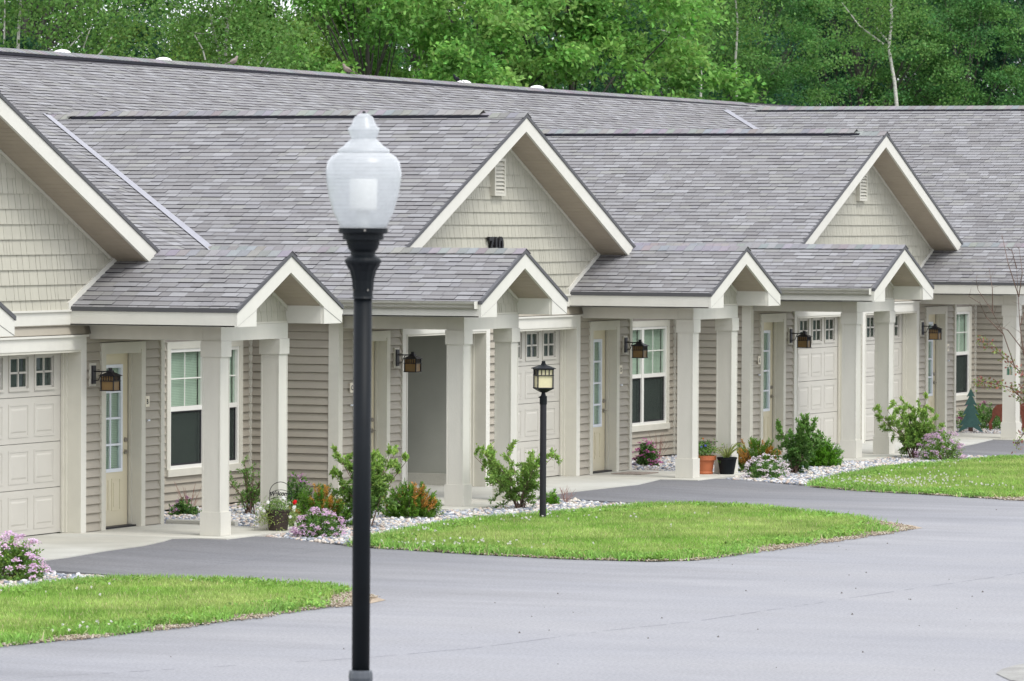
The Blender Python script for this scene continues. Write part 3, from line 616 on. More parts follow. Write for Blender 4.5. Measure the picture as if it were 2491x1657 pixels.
def twin_window(x0, x1, z0, z1, y):
    w_ = .09; t = MB().box(x0-w_, x1+w_, y-.038, y, z1, z1+w_).box(x0-w_, x0, y-.038, y, z0, z1).box(x1, x1+w_, y-.038, y, z0, z1).box(x0-w_, x1+w_, y-.055, y, z0-w_, z0)
    wn = hp('window', t, 'trim'); xm = (x0+x1)/2; zr = (z0+z1)/2
    fr = MB().box(x0, x0+.045, y-.022, y+.05, z0, z1).box(x1-.045, x1, y-.022, y+.05, z0, z1).box(x0+.045, x1-.045, y-.022, y+.05, z1-.045, z1).box(x0+.045, x1-.045, y-.022, y+.05, z0, z0+.045).box(xm-.045, xm+.045, y-.02, y+.05, z0+.045, z1-.045)
    fr.box(x0+.045, xm-.045, y-.012, y+.04, zr-.03, zr+.03).box(xm+.045, x1-.045, y-.012, y+.04, zr-.03, zr+.03)
    hp('sash_frame', fr, 'sash', wn)
    for a, b in ((x0+.045, xm-.045), (xm+.045, x1-.045)):
        link('pane', PANE(round(b-a, 3), round(z1-zr-.075, 3), 'glass'), wn, ((a+b)/2, y+.02, (zr+.03+z1-.045)/2))
        mu = MB().box((a+b)/2-.008, (a+b)/2+.008, y+.012, y+.018, zr+.03, z1-.045).box(a, b, y+.0115, y+.0175, (zr+z1)/2-.008, (zr+z1)/2+.008); hp('muntin', mu, 'sash', wn)
        blinds(a-.02, b+.02, zr-.01, z1-.03, y+.07, 'blind', wn)
        link('pane', PANE(round(b-a, 3), round(zr-z0-.075, 3), 'glass'), wn, ((a+b)/2, y+.035, (zr-.03+z0+.045)/2))
        hp('insect_screen', MB().box(a+.02, b-.02, y+.012, y+.016, z0+.05, zr-.035), 'blinddark', wn)
        sf = MB().box(a, a+.02, y+.004, y+.018, z0+.045, zr-.03).box(b-.02, b, y+.004, y+.018, z0+.045, zr-.03).box(a+.02, b-.02, y+.004, y+.018, z0+.045, z0+.065).box(a+.02, b-.02, y+.004, y+.018, zr-.05, zr-.03); hp('screen_frame', sf, 'bronze', wn)
        blinds(a-.02, b+.02, z0+.02, zr, y+.075, 'blind', wn)
    hp('dark_back', MB().box(x0-.1, x1+.1, y+.16, y+.2, z0-.1, z1+.1), 'dark_back', wn)
# fronts
def corner(x, y0, y1, zt=2.5):          # corner trim at the left end of a front wall whose side wall runs back
    hp('corner_trim', MB().box(x-.036, x+.09, y0-.038, y0-.001, 0, zt).box(x-.037, x-.001, y0-.0375, y0+.11, 0.001, zt-.001), 'trim')
for n, (u, L) in enumerate(((0, 'B'), (T, 'D'), (2*T, 'F'))):
    gc = u-2.50; garage_door(gc)
    dx = u-.53; entry_door(dx, L, u+.54, u+.57)
    wl = wall_x(gc+1.37, dx-.03, YW, 0, WT); siding('x', gc+1.47, dx-.105, YW, 0, 2.49, wl)
    wl2 = wall_x(dx+.95, u+1.0, YW, 0, WT); siding('x', dx+1.025, u+.91, YW, 0, 2.49, wl2)
    wl3 = wall_x(gc-1.37, u+1.0, YW+.001, 2.2, WT, .3); siding('x', gc-1.5, dx-.105, YW, 2.35, 2.5, wl3); siding('x', dx-.105, dx+1.025, YW, 2.25, 2.5, wl3)
    hp('corner_trim', MB().box(u+.91, u+1.003, YW-.038, YW-.001, 0, 2.5), 'trim')
    hp('side_wall', MB().box(u+.88, u+.999, YW+.12, 3.55, 0, WT), 'wall')
    # recessed window wall
    y = 3.5; wy = wall_x(u+1.0, u+3.66, y, 0, 2.9); wy2 = wall_x(u+5.66, u+6.05, y, 0, 2.9); wb = wall_x(u+3.66, u+5.66, y, 0, .51); wt = wall_x(u+3.66, u+5.66, y, 2.06, 2.9)
    siding('x', u+1.0, u+3.57, y, 0, 2.7, wy); siding('x', u+5.76, u+6.0, y, 0, 2.7, wy2); siding('x', u+3.57, u+5.76, y, 0, .42, wb)
    twin_window(u+3.67, u+5.67, .51, 2.05, y)
    hp('downspout_trim', MB().box(u+5.985, u+6.018, y-.05, y-.001, 0, 2.6), 'trim')
    if n < 3:
        r = hp('side_wall', MB().box(u+6.02, u+6.14, YW+.002, 3.7, 0, 2.7), 'wall'); siding('y', YW+.1, 3.47, u+6.02, 0, 2.6, r)
        corner(u+6.02, YW, 3.5)
    wall_lamp(u+(.72 if n == 1 else -.86))
for n, (u, L) in enumerate(((S, 'C'), (T+S, 'E'))):
    dx = u-.48; gc = u+2.41
    entry_door(dx, L, u-.67, u-.66); garage_door(gc, open_=(n == 0))
    wl = wall_x(u-1.03, dx-.03, YW, 0, WT); siding('x', u-.94, dx-.105, YW, 0, 2.49, wl)
    wl2 = wall_x(dx+.95, gc-1.37, YW, 0, WT); siding('x', dx+1.025, gc-1.47, YW, 0, 2.49, wl2)
    wl3 = wall_x(u-1.03, gc+1.37, YW+.001, 2.2, WT, .3); siding('x', dx-.105, dx+1.025, YW, 2.25, 2.5, wl3); siding('x', gc-1.47, gc+1.5, YW, 2.35, 2.5, wl3)
    nx = u+T-S-2.5 if n == 0 else u+T-S-2.5
    wl4 = wall_x(gc+1.37, nx-1.37, YW, 0, WT); siding('x', gc+1.47, nx-1.47, YW, 0, 2.49, wl4)
    wall_lamp(u+.76)
# the open garage
gc = S+2.41
gi = MB(); gi.box(gc+1.45, gc+1.6, 2.36, 8, 0, 2.5).box(gc-1.9, gc-1.8, 2.36, 8, 0, 2.5).box(gc-1.9, gc+1.6, 8, 8.1, 0, 2.5).box(gc-1.9, gc+1.6, 2.53, 8, 2.5, 2.6)
gr = hp('garage_interior', gi, 'gwall')
hp('garage_floor', MB().box(gc-1.8, gc+1.45, 2.605, 8, -.1, 0), 'apron', gr)
hp('garage_kerb', MB().box(gc+1.37, gc+1.449, 2.5, 8, .001, .16), 'concrete', gr)
# other outer walls so the building is whole
hp('back_wall', MB().box(-12, 64, 20.6, 20.8, 0, 2.6), 'siding'); hp('end_wall', MB().box(-12, -11.9, 4, 20.5, 0, 2.6), 'siding')
hp('front_wall', MB().box(-11.9, -6.7, YW, YW+.1, 0, 2.6), 'siding')
hp('front_wall', MB().box(2*T+S-1.03, 60, YW, YW+.1, 0, 2.6), 'siding')
BOARDS.sort(key=lambda t: -t[0])
for r, axis, L, loc, wl in BOARDS[:300]:
    link('siding_board', board_mesh(axis, L), wl, loc)
b = MB()
for r, axis, L, loc, wl in BOARDS[300:]:
    me = board_mesh(axis, L); b.add([(v.co.x+loc[0], v.co.y+loc[1], v.co.z+loc[2]) for v in me.vertices], [tuple(p.vertices) for p in me.polygons])
if b.v: b.build('siding_boards', M['siding'], house, kind='stuff')
# house number on the middle gable
me = text_mesh('710', .34, .018, .012); me.materials.clear(); me.materials.append(M['ink'])
link('house_number', me, house, (T-HW-.34, YW-.055, 3.235), (math.pi/2, 0, 0))
# hose tap, downspout on the bed, sun tubes
hp('hose_tap', MB().box(3.0, 3.09, 3.452, 3.478, .55, .68).tube([(3.05, 3.45, .62), (3.05, 3.33, .62), (3.05, 3.31, .56)], .018, seg=8).tube([(3.02, 3.36, .67), (3.08, 3.36, .67)], .012, seg=6), 'chrome')
ds = MB().box(1.06, 1.15, 1.25, 2.18, -.03, .05)
for i in range(4): ds.box(1.045, 1.0595, 1.25, 2.18, -.024+i*.019, -.014+i*.019)
hp('downspout', ds, 'fascia')
for x, z in ((16.3, .0), (19.7, 0), (31.5, 0), (34.9, 0)):
    x += .75; y = YR(x)+.42; zz = zmain(YR(x))-.135
    d = hp('roof_dome', MB().lathe([(.17, 0), (.17, .17), (.165, .175), (.15, .215), (.115, .25), (.06, .27), (.01, .275)], (x, y, zz), 24), 'domew', smooth=True)
    hp('dome_collar', MB().lathe([(.18, 0), (.18, .15), (.171, .16)], (x, y, zz), 24), 'flash', d)
# ------------------------------------------------------------ plants
rng = np.random.default_rng(7)
leafm = mat('leaf', (1,1,1), .5, .12, 30, spec=.35, attr=True, trans=.35)
treem = mat('tree_leaf', (1,1,1), .6, .10, 2, spec=.2, attr=True, trans=.38)
grassm = mat('grass_blade', (1,1,1), .6, .22, .9, spec=.2, attr=True, trans=.35)
petalm = mat('petal', (1,1,1), .7, spec=.1, attr=True, trans=.3)
bark = mat('bark', (.085,.08,.07), .9, .3, 12, (1,1,.3), bump=.4); barkl = mat('pale_bark', (.55,.53,.48), .8, .35, 7, (1,1,2.5), bump=.2); twigm = mat('twig', (.14,.09,.07), .8)
stonem = mat('river_stone', (1,1,1), .75, .12, 40, attr=True, spec=.3, bump=.1, bscale=80)
def unit(a): return a/np.maximum(1e-9, np.linalg.norm(a, axis=1, keepdims=True))
def leaves(P, D, N, L, Wd, C, fold=.25):
    """rhombic leaves from points P along D, flat side N"""
    n = len(P); D = unit(D); Sd = unit(np.cross(D, N)); N2 = np.cross(Sd, D); L = np.broadcast_to(L, n)[:, None]; Wd = np.broadcast_to(Wd, n)[:, None]
    a = P; b = P+D*L*.45+Sd*Wd*.5+N2*Wd*fold; c = P+D*L; d = P+D*L*.45-Sd*Wd*.5+N2*Wd*fold
    V = np.stack([a, b, c, d], 1).reshape(-1, 3); i = np.arange(n)[:, None]*4
    F = np.concatenate([i+[0, 1, 2], i+[0, 2, 3]], 0); return V, F, np.repeat(C, 4, 0)
def join(parts):
    V, F, C, o = [], [], [], 0
    for v, f, c in parts: V.append(v); F.append(f+o); C.append(c); o += len(v)
    return np.concatenate(V), np.concatenate(F), np.concatenate(C)
def jit(c, n, v=.18, h=.06):
    c = np.array(c, float)[None]*(1+rng.normal(0, v, (n, 1)))*(1+rng.normal(0, h, (n, 3))); return np.clip(c, .004, 1)
def shrub(name, loc, label, cat, kind, h, wd, n, c1, c2=None, flowers=None, lean=0, group=None, seed=0, lsize=.046):
    global rng; rng = np.random.default_rng(seed+100); random.seed(seed)
    e = empty(name, loc, label, cat, group); parts = []; tb = MB()
    if kind == 'leafy':
        ns = 13
        P, D, = [], []
        for i in range(ns):
            az = rng.uniform(0, 6.28); sp = rng.uniform(.1, .66)*wd; hh = h*rng.uniform(.6, 1.02)*(1-.25*(sp/wd)); tip = np.array([math.cos(az)*sp+lean*hh, math.sin(az)*sp, hh]); p0 = np.array([rng.normal(0, .03), rng.normal(0, .03), 0]); mid = (p0+tip)/2+np.array([-math.cos(az), -math.sin(az), 0])*sp*.18
            tb.tube([p0, p0*.5+mid*.5, mid, (mid+tip)/2+rng.normal(0, .015, 3), tip], .010, .003, 5)
            for t in np.linspace(.28, 1, 9):
                q = (1-t)**2*p0+2*t*(1-t)*mid+t*t*tip; sd_ = unit(rng.normal(0, 1, (1, 3))+np.array([[0, 0, .7]]))[0]; ln = rng.uniform(.10, .34)*wd*(1.15-.55*t)
                tb.tube([q, q+sd_*ln], .004, .002, 4); m = max(6, int(n/ns/9)); k = rng.uniform(.1, 1.05, m)[:, None]
                P.append(q+sd_*ln*k+rng.normal(0, .012, (m, 3))); D.append(sd_+rng.normal(0, .7, (m, 3)))
        P = np.concatenate(P); D = np.concatenate(D); D[:, 2] += .35; m = len(P)
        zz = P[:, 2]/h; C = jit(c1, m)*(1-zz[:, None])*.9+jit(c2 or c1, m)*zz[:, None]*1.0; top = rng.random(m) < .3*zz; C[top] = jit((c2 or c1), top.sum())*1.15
        parts.append(leaves(P, D, rng.normal(0, .5, (m, 3))+[0, 0, 1], rng.uniform(.7, 1.3, m)*lsize, rng.uniform(.4, .6, m)*lsize, C))
    elif kind == 'juniper':
        ns = int(n/42)
        P, D, C = [], [], []
        for i in range(ns):
            u = unit(rng.normal(0, 1, (1, 3)))[0]; u[2] = abs(u[2])*.9+.12; r = rng.uniform(.5, 1.0); tip = u*np.array([wd*.56, wd*.56, h*1.12])*r; d = u*np.array([1, 1, .7])+[0, 0, .55]; d /= np.linalg.norm(d); L = .13; q = tip-d*L
            t = rng.uniform(0, 1, 42)[:, None]; P.append(q+d*L*t+rng.normal(0, .004, (42, 3))); D.append(d*.8+rng.normal(0, .55, (42, 3)))
            org = c2 and (math.sin(tip[0]*9+seed)*math.cos(tip[1]*7+seed*2) > .12) and tip[2] > h*.38
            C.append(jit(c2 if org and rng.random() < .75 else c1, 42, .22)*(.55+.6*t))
        P = np.concatenate(P); D = np.concatenate(D); C = np.concatenate(C); m = len(P)
        parts.append(leaves(P, D, rng.normal(0, 1, (m, 3)), rng.uniform(.03, .055, m), .010, C)); tb.tube([(0,0,0), (0.02,0,h*.5)], .02, .01, 6)
        for i in range(9):
            a = i*.7; tb.tube([(0,0,.02), (math.cos(a)*wd*.35, math.sin(a)*wd*.35, h*.6)], .008, .003, 4)
    else:                                # mounded: spirea, weigela
        ns = int(n/26); P, D = [], []
        for i in range(ns):
            u = unit(rng.normal(0, 1, (1, 3)))[0]; u[2] = abs(u[2]); r = rng.uniform(.35, 1.0)**.6*rng.uniform(.85, 1.08); tip = u*np.array([wd*.5, wd*.5, h*.95])*r+[0, 0, .03]
            d = unit((tip*[1, 1, .8]+rng.normal(0, .03, 3)+[0, 0, .12])[None])[0]; L = .11
            t = rng.uniform(0, 1, 26)[:, None]; P.append(tip-d*L*t+rng.normal(0, .008, (26, 3))); D.append(d*.35+rng.normal(0, .7, (26, 3)))
            if i % 6 == 0: tb.tube([(0, 0, 0), tuple(tip*.5+rng.normal(0, .02, 3)), tuple(tip)], .006, .002, 4)
        P = np.concatenate(P); D = np.concatenate(D); m = len(P); C = jit(c1, m, .22)
        if c2 is not None: k = rng.random(m) < .3; C[k] = jit(c2, k.sum())
        parts.append(leaves(P, D, rng.normal(0, .6, (m, 3))+[0, 0, .8], rng.uniform(.6, 1.2, m)*lsize, rng.uniform(.35, .5, m)*lsize, C))
    V, F, C = join(parts); V[:, 2] = np.maximum(V[:, 2], .005)
    link('foliage', raw_mesh('foliage', V, F, leafm, C), e, kind='stuff'); tb.build('stems', twigm, e)
    if flowers:
        fc, fn, fr, per = flowers; P, D, C = [], [], []
        for i in range(fn):
            u = unit(rng.normal(0, 1, (1, 3)))[0]; u[2] = abs(u[2])*.9+.05
            c = u*np.array([wd*.52, wd*.52, h*1.0])*rng.uniform(.86, 1.04)+[0, 0, .04]; q = rng.normal(0, 1, (per, 3))*[fr, fr, fr*.35]*.5+c; q[:, 2] -= ((q[:, 0]-c[0])**2+(q[:, 1]-c[1])**2)/fr*.35
            P.append(q); D.append(rng.normal(0, 1, (per, 3))*[1, 1, .4]); C.append(jit(fc, per, .10, .05))
        P = np.concatenate(P); D = np.concatenate(D); C = np.concatenate(C); m = len(P)
        link('flowers', raw_mesh('flowers', *leaves(P, D, u[None]*.5+rng.normal(0, .3, (m, 3))+[0, 0, .8], fr*.55, fr*.5, C)[:2], petalm, np.repeat(C, 4, 0)), e, kind='stuff')
    return e
GG = GND+.01
LG, DG, YL = (.17,.32,.07), (.085,.20,.05), (.30,.46,.10)
JG, JO, JB = (.13,.27,.03), (.55,.28,.06), (.12,.30,.02)
PK, PW, MAG, VI = (.74,.54,.70), (.80,.72,.75), (.50,.14,.34), (.58,.30,.54)
SG = 'flowering and evergreen shrubs in the pebble beds'
shrub('spirea', (-8.13,-.7,GG), 'rounded shrub with pink flower heads cut by the left edge of the photo', 'shrub', 'mound', .50, .80, 5200, LG, YL, (PK, 62, .05, 26), seed=1)
shrub('spirea', (-.12,-.43,GG), 'pink flowered mound shrub beside the welcome pot, nearest the street lamp pole', 'shrub', 'mound', .36, .62, 4200, LG, DG, (PK, 75, .04, 24), seed=2, lsize=.035)
shrub('spirea', (15.32,-.3,GG), 'pale pink and white flowering mound in front of the terracotta pot bed', 'shrub', 'mound', .36, .66, 4200, LG, DG, (PW, 90, .032, 20), seed=3, lsize=.035)
shrub('spirea', (22.05,-.72,GG), 'pink flowering mound beside the far leafy shrub on the right', 'shrub', 'mound', .50, .78, 4600, LG, YL, (PK, 80, .042, 24), seed=4, lsize=.035)
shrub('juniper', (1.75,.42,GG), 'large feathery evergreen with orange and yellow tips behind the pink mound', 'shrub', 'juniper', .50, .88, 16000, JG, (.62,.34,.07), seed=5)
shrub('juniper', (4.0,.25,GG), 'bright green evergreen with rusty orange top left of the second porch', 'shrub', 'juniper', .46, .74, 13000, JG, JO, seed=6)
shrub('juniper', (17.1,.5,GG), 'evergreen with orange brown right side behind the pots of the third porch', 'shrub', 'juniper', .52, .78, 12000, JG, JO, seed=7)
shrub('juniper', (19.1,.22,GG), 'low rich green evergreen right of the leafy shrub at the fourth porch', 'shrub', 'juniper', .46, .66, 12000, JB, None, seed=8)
shrub('juniper', (7.5,-.2,GG), 'tiny green evergreen tuft just right of the yard lamp post', 'shrub', 'juniper', .22, .24, 2400, JB, None, seed=9)
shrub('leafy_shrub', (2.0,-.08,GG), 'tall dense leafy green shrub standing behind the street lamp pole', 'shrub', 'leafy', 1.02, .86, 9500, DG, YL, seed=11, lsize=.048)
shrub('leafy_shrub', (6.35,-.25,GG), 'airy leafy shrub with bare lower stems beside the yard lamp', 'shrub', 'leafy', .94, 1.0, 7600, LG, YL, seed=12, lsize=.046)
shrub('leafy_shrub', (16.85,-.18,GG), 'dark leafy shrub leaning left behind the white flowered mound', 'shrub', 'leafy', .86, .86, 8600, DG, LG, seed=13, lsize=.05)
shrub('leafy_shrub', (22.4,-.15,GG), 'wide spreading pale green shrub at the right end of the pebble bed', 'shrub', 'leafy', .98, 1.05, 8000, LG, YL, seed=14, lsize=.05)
shrub('weigela', (2.3,1.03,GG), 'dark leaved shrub with purple pink blossoms behind the welcome pot', 'shrub', 'mound', .66, .6, 3600, LG, DG, (VI, 34, .04, 14), seed=15)
shrub('weigela', (17.95,2.62,GG), 'dark green shrub with magenta blossoms under the window of door D', 'shrub', 'mound', .42, .42, 3200, DG, LG, (MAG, 34, .05, 16), seed=16)
shrub('weigela', (3.05,2.95,GG), 'small low shrub with a few pink blossoms under the first window', 'shrub', 'mound', .22, .44, 1900, DG, LG, (VI, 14, .04, 12), seed=17)
shrub('leafy_shrub', (3.6,2.32,GG), 'thin twiggy shrub in the corner behind the first porch', 'shrub', 'leafy', .72, .55, 2400, LG, LG, seed=18, lsize=.03)
shrub('leafy_shrub', (33.8,2.45,GG), 'green shrub with pink blossoms behind the metal tree and deer', 'shrub', 'mound', .55, 1.1, 4600, LG, DG, (MAG, 12, .06, 20), seed=19)
for loc, hh, lab, sd_ in (((7.95,-.22,GG), .26, 'dry brown twigs of a bare small plant right of the yard lamp post', 1), ((3.1,2.9,GG), .46, 'dry bare twigs standing over the small shrub under the first window', 2), ((19.9,3.2,GG), .5, 'thin bare twigs against the siding behind the third porch', 3)):
    random.seed(sd_); e = empty('bare_twigs', loc, lab, 'plant'); b = MB()
    for i in range(16):
        a = random.uniform(0, 6.28); r = random.uniform(.05, .2); q = Vector((math.cos(a)*r, math.sin(a)*r, hh*random.uniform(.5, 1))); b.tube([(0,0,0), q*.5+Vector((random.uniform(-.02,.02), 0, .02)), q], .004, .0015, 4); b.tube([q*.6, q*.6+Vector((random.uniform(-.07,.07), random.uniform(-.07,.07), .08))], .0025, .001, 3)
    b.build('stems', mat('dry_twig', (.30,.17,.14), .9), e)

# ------------------------------------------------------------ pebbles
def inside(P, poly):
    x, y = P[:, 0], P[:, 1]; r = np.zeros(len(P), bool); j = len(poly)-1
    for i in range(len(poly)):
        (xi, yi), (xj, yj) = poly[i], poly[j]
        if (yi > y).any() or True:
            c = ((yi > y) != (yj > y)) & (x < (xj-xi)*(y-yi)/((yj-yi) or 1e-9)+xi); r ^= c
        j = i
    return r
def scatter(poly, dens):
    xs = [p[0] for p in poly]; ys = [p[1] for p in poly]; A = (max(xs)-min(xs))*(max(ys)-min(ys)); n = int(A*dens)
    P = np.c_[rng.uniform(min(xs), max(xs), n), rng.uniform(min(ys), max(ys), n)]; return P[inside(P, poly)]
g_ = (1+5**.5)/2
ICO = unit(np.array([(-1,g_,0),(1,g_,0),(-1,-g_,0),(1,-g_,0),(0,-1,g_),(0,1,g_),(0,-1,-g_),(0,1,-g_),(g_,0,-1),(g_,0,1),(-g_,0,-1),(-g_,0,1)], float))
ICF = np.array([(0,11,5),(0,5,1),(0,1,7),(0,7,10),(0,10,11),(1,5,9),(5,11,4),(11,10,2),(10,7,6),(7,1,8),(3,9,4),(3,4,2),(3,2,6),(3,6,8),(3,8,9),(4,9,5),(2,4,11),(6,2,10),(8,6,7),(9,8,1)])
SC = np.array([(.58,.57,.55),(.42,.44,.48),(.27,.30,.36),(.60,.52,.44),(.50,.40,.34),(.66,.66,.66),(.34,.36,.40),(.55,.50,.46),(.20,.22,.26),(.62,.58,.50)])
def stones(P, z, smin=.014, smax=.034):
    n = len(P); s = rng.uniform(smin, smax, n)**1; sc3 = np.stack([s*rng.uniform(.9, 1.5, n), s*rng.uniform(.8, 1.1, n), s*rng.uniform(.5, .8, n)], 1)
    V = ICO[None]*sc3[:, None]*rng.uniform(.88, 1.12, (n, 12, 1)); a = rng.uniform(0, 6.28, n); ca, sa = np.cos(a)[:, None], np.sin(a)[:, None]; t = rng.normal(0, .3, n)[:, None]
    x, y, zz = V[..., 0], V[..., 1], V[..., 2]; zz = zz+x*t; V = np.stack([x*ca-y*sa, x*sa+y*ca, zz], 2)
    V += np.c_[P, z+sc3[:, 2]*rng.uniform(.5, 1.3, n)+rng.uniform(0, .012, n)][:, None]
    C = SC[rng.integers(0, len(SC), n)]*rng.uniform(.8, 1.12, (n, 1)); return V, C
beds = [o for o in bpy.data.objects if o.name.startswith('rock_bed')]
near = []
for o, poly, dens in zip(beds, (RB1, RB2, RB3, RB4), (900, 820, 620, 400)):
    P = scatter(poly, dens); V, C = stones(P, GND+.006); d = np.linalg.norm(P-np.array([CAM.x, CAM.y]), axis=1); near.append((o, V, C, d))
    o['_k'] = 0
allsz = []
for k, (o, V, C, d) in enumerate(near):
    sz = (V.max(1)-V.min(1))[:, 0]/d
    front = (V.mean(1)[:, 1] < .2)
    for i in np.argsort(-sz*front)[:220]: allsz.append((sz[i], k, i))
allsz.sort(reverse=True); pick = allsz[:300]
for k, (o, V, C, d) in enumerate(near):
    idx = [i for _, kk, i in pick if kk == k]
    for i in idx:
        c0 = V[i].mean(0); link('stone', raw_mesh('stone', V[i]-c0, ICF, stonem, np.repeat(C[i][None], 12, 0), True), o, tuple(c0))
    m = np.ones(len(V), bool); m[idx] = False; V2, C2 = V[m], C[m]; n = len(V2)
    F = (ICF[None]+np.arange(n)[:, None, None]*12).reshape(-1, 3)
    link('pebbles', raw_mesh('pebbles', V2.reshape(-1, 3), F, stonem, np.repeat(C2, 12, 0), True), o, kind='stuff')
    del o['_k']

# ------------------------------------------------------------ lawns
def blades(P, h, C, wd=.009):
    n = len(P); a = rng.uniform(0, 6.28, n); hh = h*rng.uniform(.55, 1.25, n); ln = rng.normal(0, .45, (n, 2))*hh[:, None]; w2 = wd*rng.uniform(.6, 1.3, n)
    s = np.stack([np.cos(a)*w2, np.sin(a)*w2], 1); z = np.full(n, GND+.008)
    V = np.stack([np.c_[P-s, z], np.c_[P+s, z], np.c_[P+ln, z+hh]], 1).reshape(-1, 3); F = np.arange(n*3).reshape(-1, 3); return V, F, np.repeat(C, 3, 0)
def fnoise(P, f, s): return (np.sin(P[:, 0]*f+s)*np.cos(P[:, 1]*f*1.3+s*2)+np.sin(P[:, 0]*f*2.3+P[:, 1]*f*1.7+s*3)*.6+np.sin(P[:, 1]*f*4.1-P[:, 0]*f*3.3)*.3)/1.9
lawns = [o for o in bpy.data.objects if o.name.startswith('lawn')]
def edge_dist(P, poly):
    d = np.full(len(P), 9.)
    for i in range(len(poly)):
        a = np.array(poly[i]); b = np.array(poly[(i+1) % len(poly)]); t = np.clip(((P-a)@(b-a))/((b-a)@(b-a)+1e-9), 0, 1); d = np.minimum(d, np.linalg.norm(P-(a+t[:, None]*(b-a)), axis=1))
    return d
BARE = ((5.5,-5.72,.5), (5.0,-5.95,.3), (6.1,-5.3,.22), (-8.65,-4.98,.5), (-8.1,-4.65,.3), (-9.3,-5.1,.25), (12.2,-5.2,.4), (.6,-5.8,.3), (1.2,-5.85,.26), (2.3,-5.9,.34), (3.0,-5.95,.22), (3.9,-5.98,.3), (7.0,-4.5,.2), (-11.2,-4.95,.25), (-12.6,-4.85,.22), (-14,-4.65,.25))
def keep(P, j=.06): 
    k = np.ones(len(P), bool)
    for tx, ty, tr in BARE: k &= np.hypot((P[:, 0]-tx)*.8, P[:, 1]-ty) > tr*(1+.3*fnoise(P, 7, 3))+rng.normal(0, j, len(P))
    return k
for o, poly, dens in zip(lawns, (GR1, GR2, GR3), (3400, 3400, 2300)):
    P = scatter([p for p in poly] if poly is not GR1 else [(max(x, -17), y) for x, y in poly], dens); ed = edge_dist(P, poly); fn = fnoise(P, .9, 1); f2 = fnoise(P, 3.1, 4)
    bare = (ed < .42) & (P[:, 1] < -3) & (fnoise(P, 2.6, 2)+rng.normal(0, .25, len(P)) > -.10+ed*1.0)
    bare |= ~keep(P)
    P, ed, fn, f2 = (q[~bare] for q in (P, ed, fn, f2)); n = len(P); P = P+rng.normal(0, 1, (n, 2))*.07*(ed < .15)[:, None]
    base = np.array((.25,.43,.08)); yel = np.array((.45,.54,.18)); dk = np.array((.20,.38,.085)); t = np.clip(.45+fn*.6+f2*.45, 0, 1)[:, None]
    C = (base*(1-t)+yel*t*.8+base*.2*t); e1 = np.clip(1-ed/.35, 0, 1)[:, None]; C = C*(1-e1)+dk*1.2*e1*1.0; C = np.clip(C*(1+rng.normal(0, .2, (n, 1))), .02, 1); br = rng.random(n) < .06; C[br] = jit((.55,.50,.28), br.sum())
    link('grass', raw_mesh('grass', *blades(P, .062+.02*(ed[:] < .3), C)[:2], grassm, np.repeat(C, 3, 0)), o, kind='stuff')
    # broad leaved weeds and clover in clumps along the edges
    W = scatter(poly if poly is not GR1 else [(max(x, -17), y) for x, y in poly], 90); ew = edge_dist(W, poly); W = W[(ew < .5) & (fnoise(W, 1.9, 6) > -.2) & keep(W, .03)]; parts = []
    Q = np.repeat(W, 14, 0)+rng.normal(0, .06, (len(W)*14, 2)); n = len(Q)
    link('weeds', raw_mesh('weeds', *leaves(np.c_[Q, np.full(n, GND+.01)+rng.uniform(0, .05, n)], rng.normal(0, 1, (n, 3))*[1, 1, .3]+[0, 0, .5], rng.normal(0, .3, (n, 3))+[0, 0, 1], .055, .028, jit((.22,.42,.06), n))[:2], grassm, np.repeat(jit((.25,.43,.09), n), 4, 0)), o, kind='stuff')
clover = []
for cx, cy, sx, sy, n in ((-1.25,-2.1,.25,.7,60), (-.7,-2.6,.3,.6,30), (4.6,-1.25,.9,.18,26), (1.6,-1.2,1.2,.2,20), (14.4,-2.4,.5,.9,190), (15.8,-2.2,.9,.6,90), (-13.3,-4.5,.5,.2,14), (19,-1.3,2,.3,24), (-9,-1.9,1,.5,12), (5,-2.5,2,1,18)):
    clover.append(np.c_[rng.normal(cx, sx, n), rng.normal(cy, sy, n)])
P = np.concatenate(clover); P = P[inside(P, GR1) | inside(P, GR2) | inside(P, GR3)]; Q = np.repeat(P, 12, 0); n = len(Q); hz = np.repeat(rng.uniform(.05, .1, len(P)), 12)
D = rng.normal(0, 1, (n, 3)); me = raw_mesh('clover', *leaves(np.c_[Q, GND+hz], D, rng.normal(0, 1, (n, 3)), .017, .012, D)[:2], petalm, np.repeat(jit((.80,.78,.74), n, .05, .02), 4, 0))
o = link('clover_blossom', me, kind='stuff'); o['label'] = 'small white clover blossoms scattered over the lawns'; o['category'] = 'flowers'
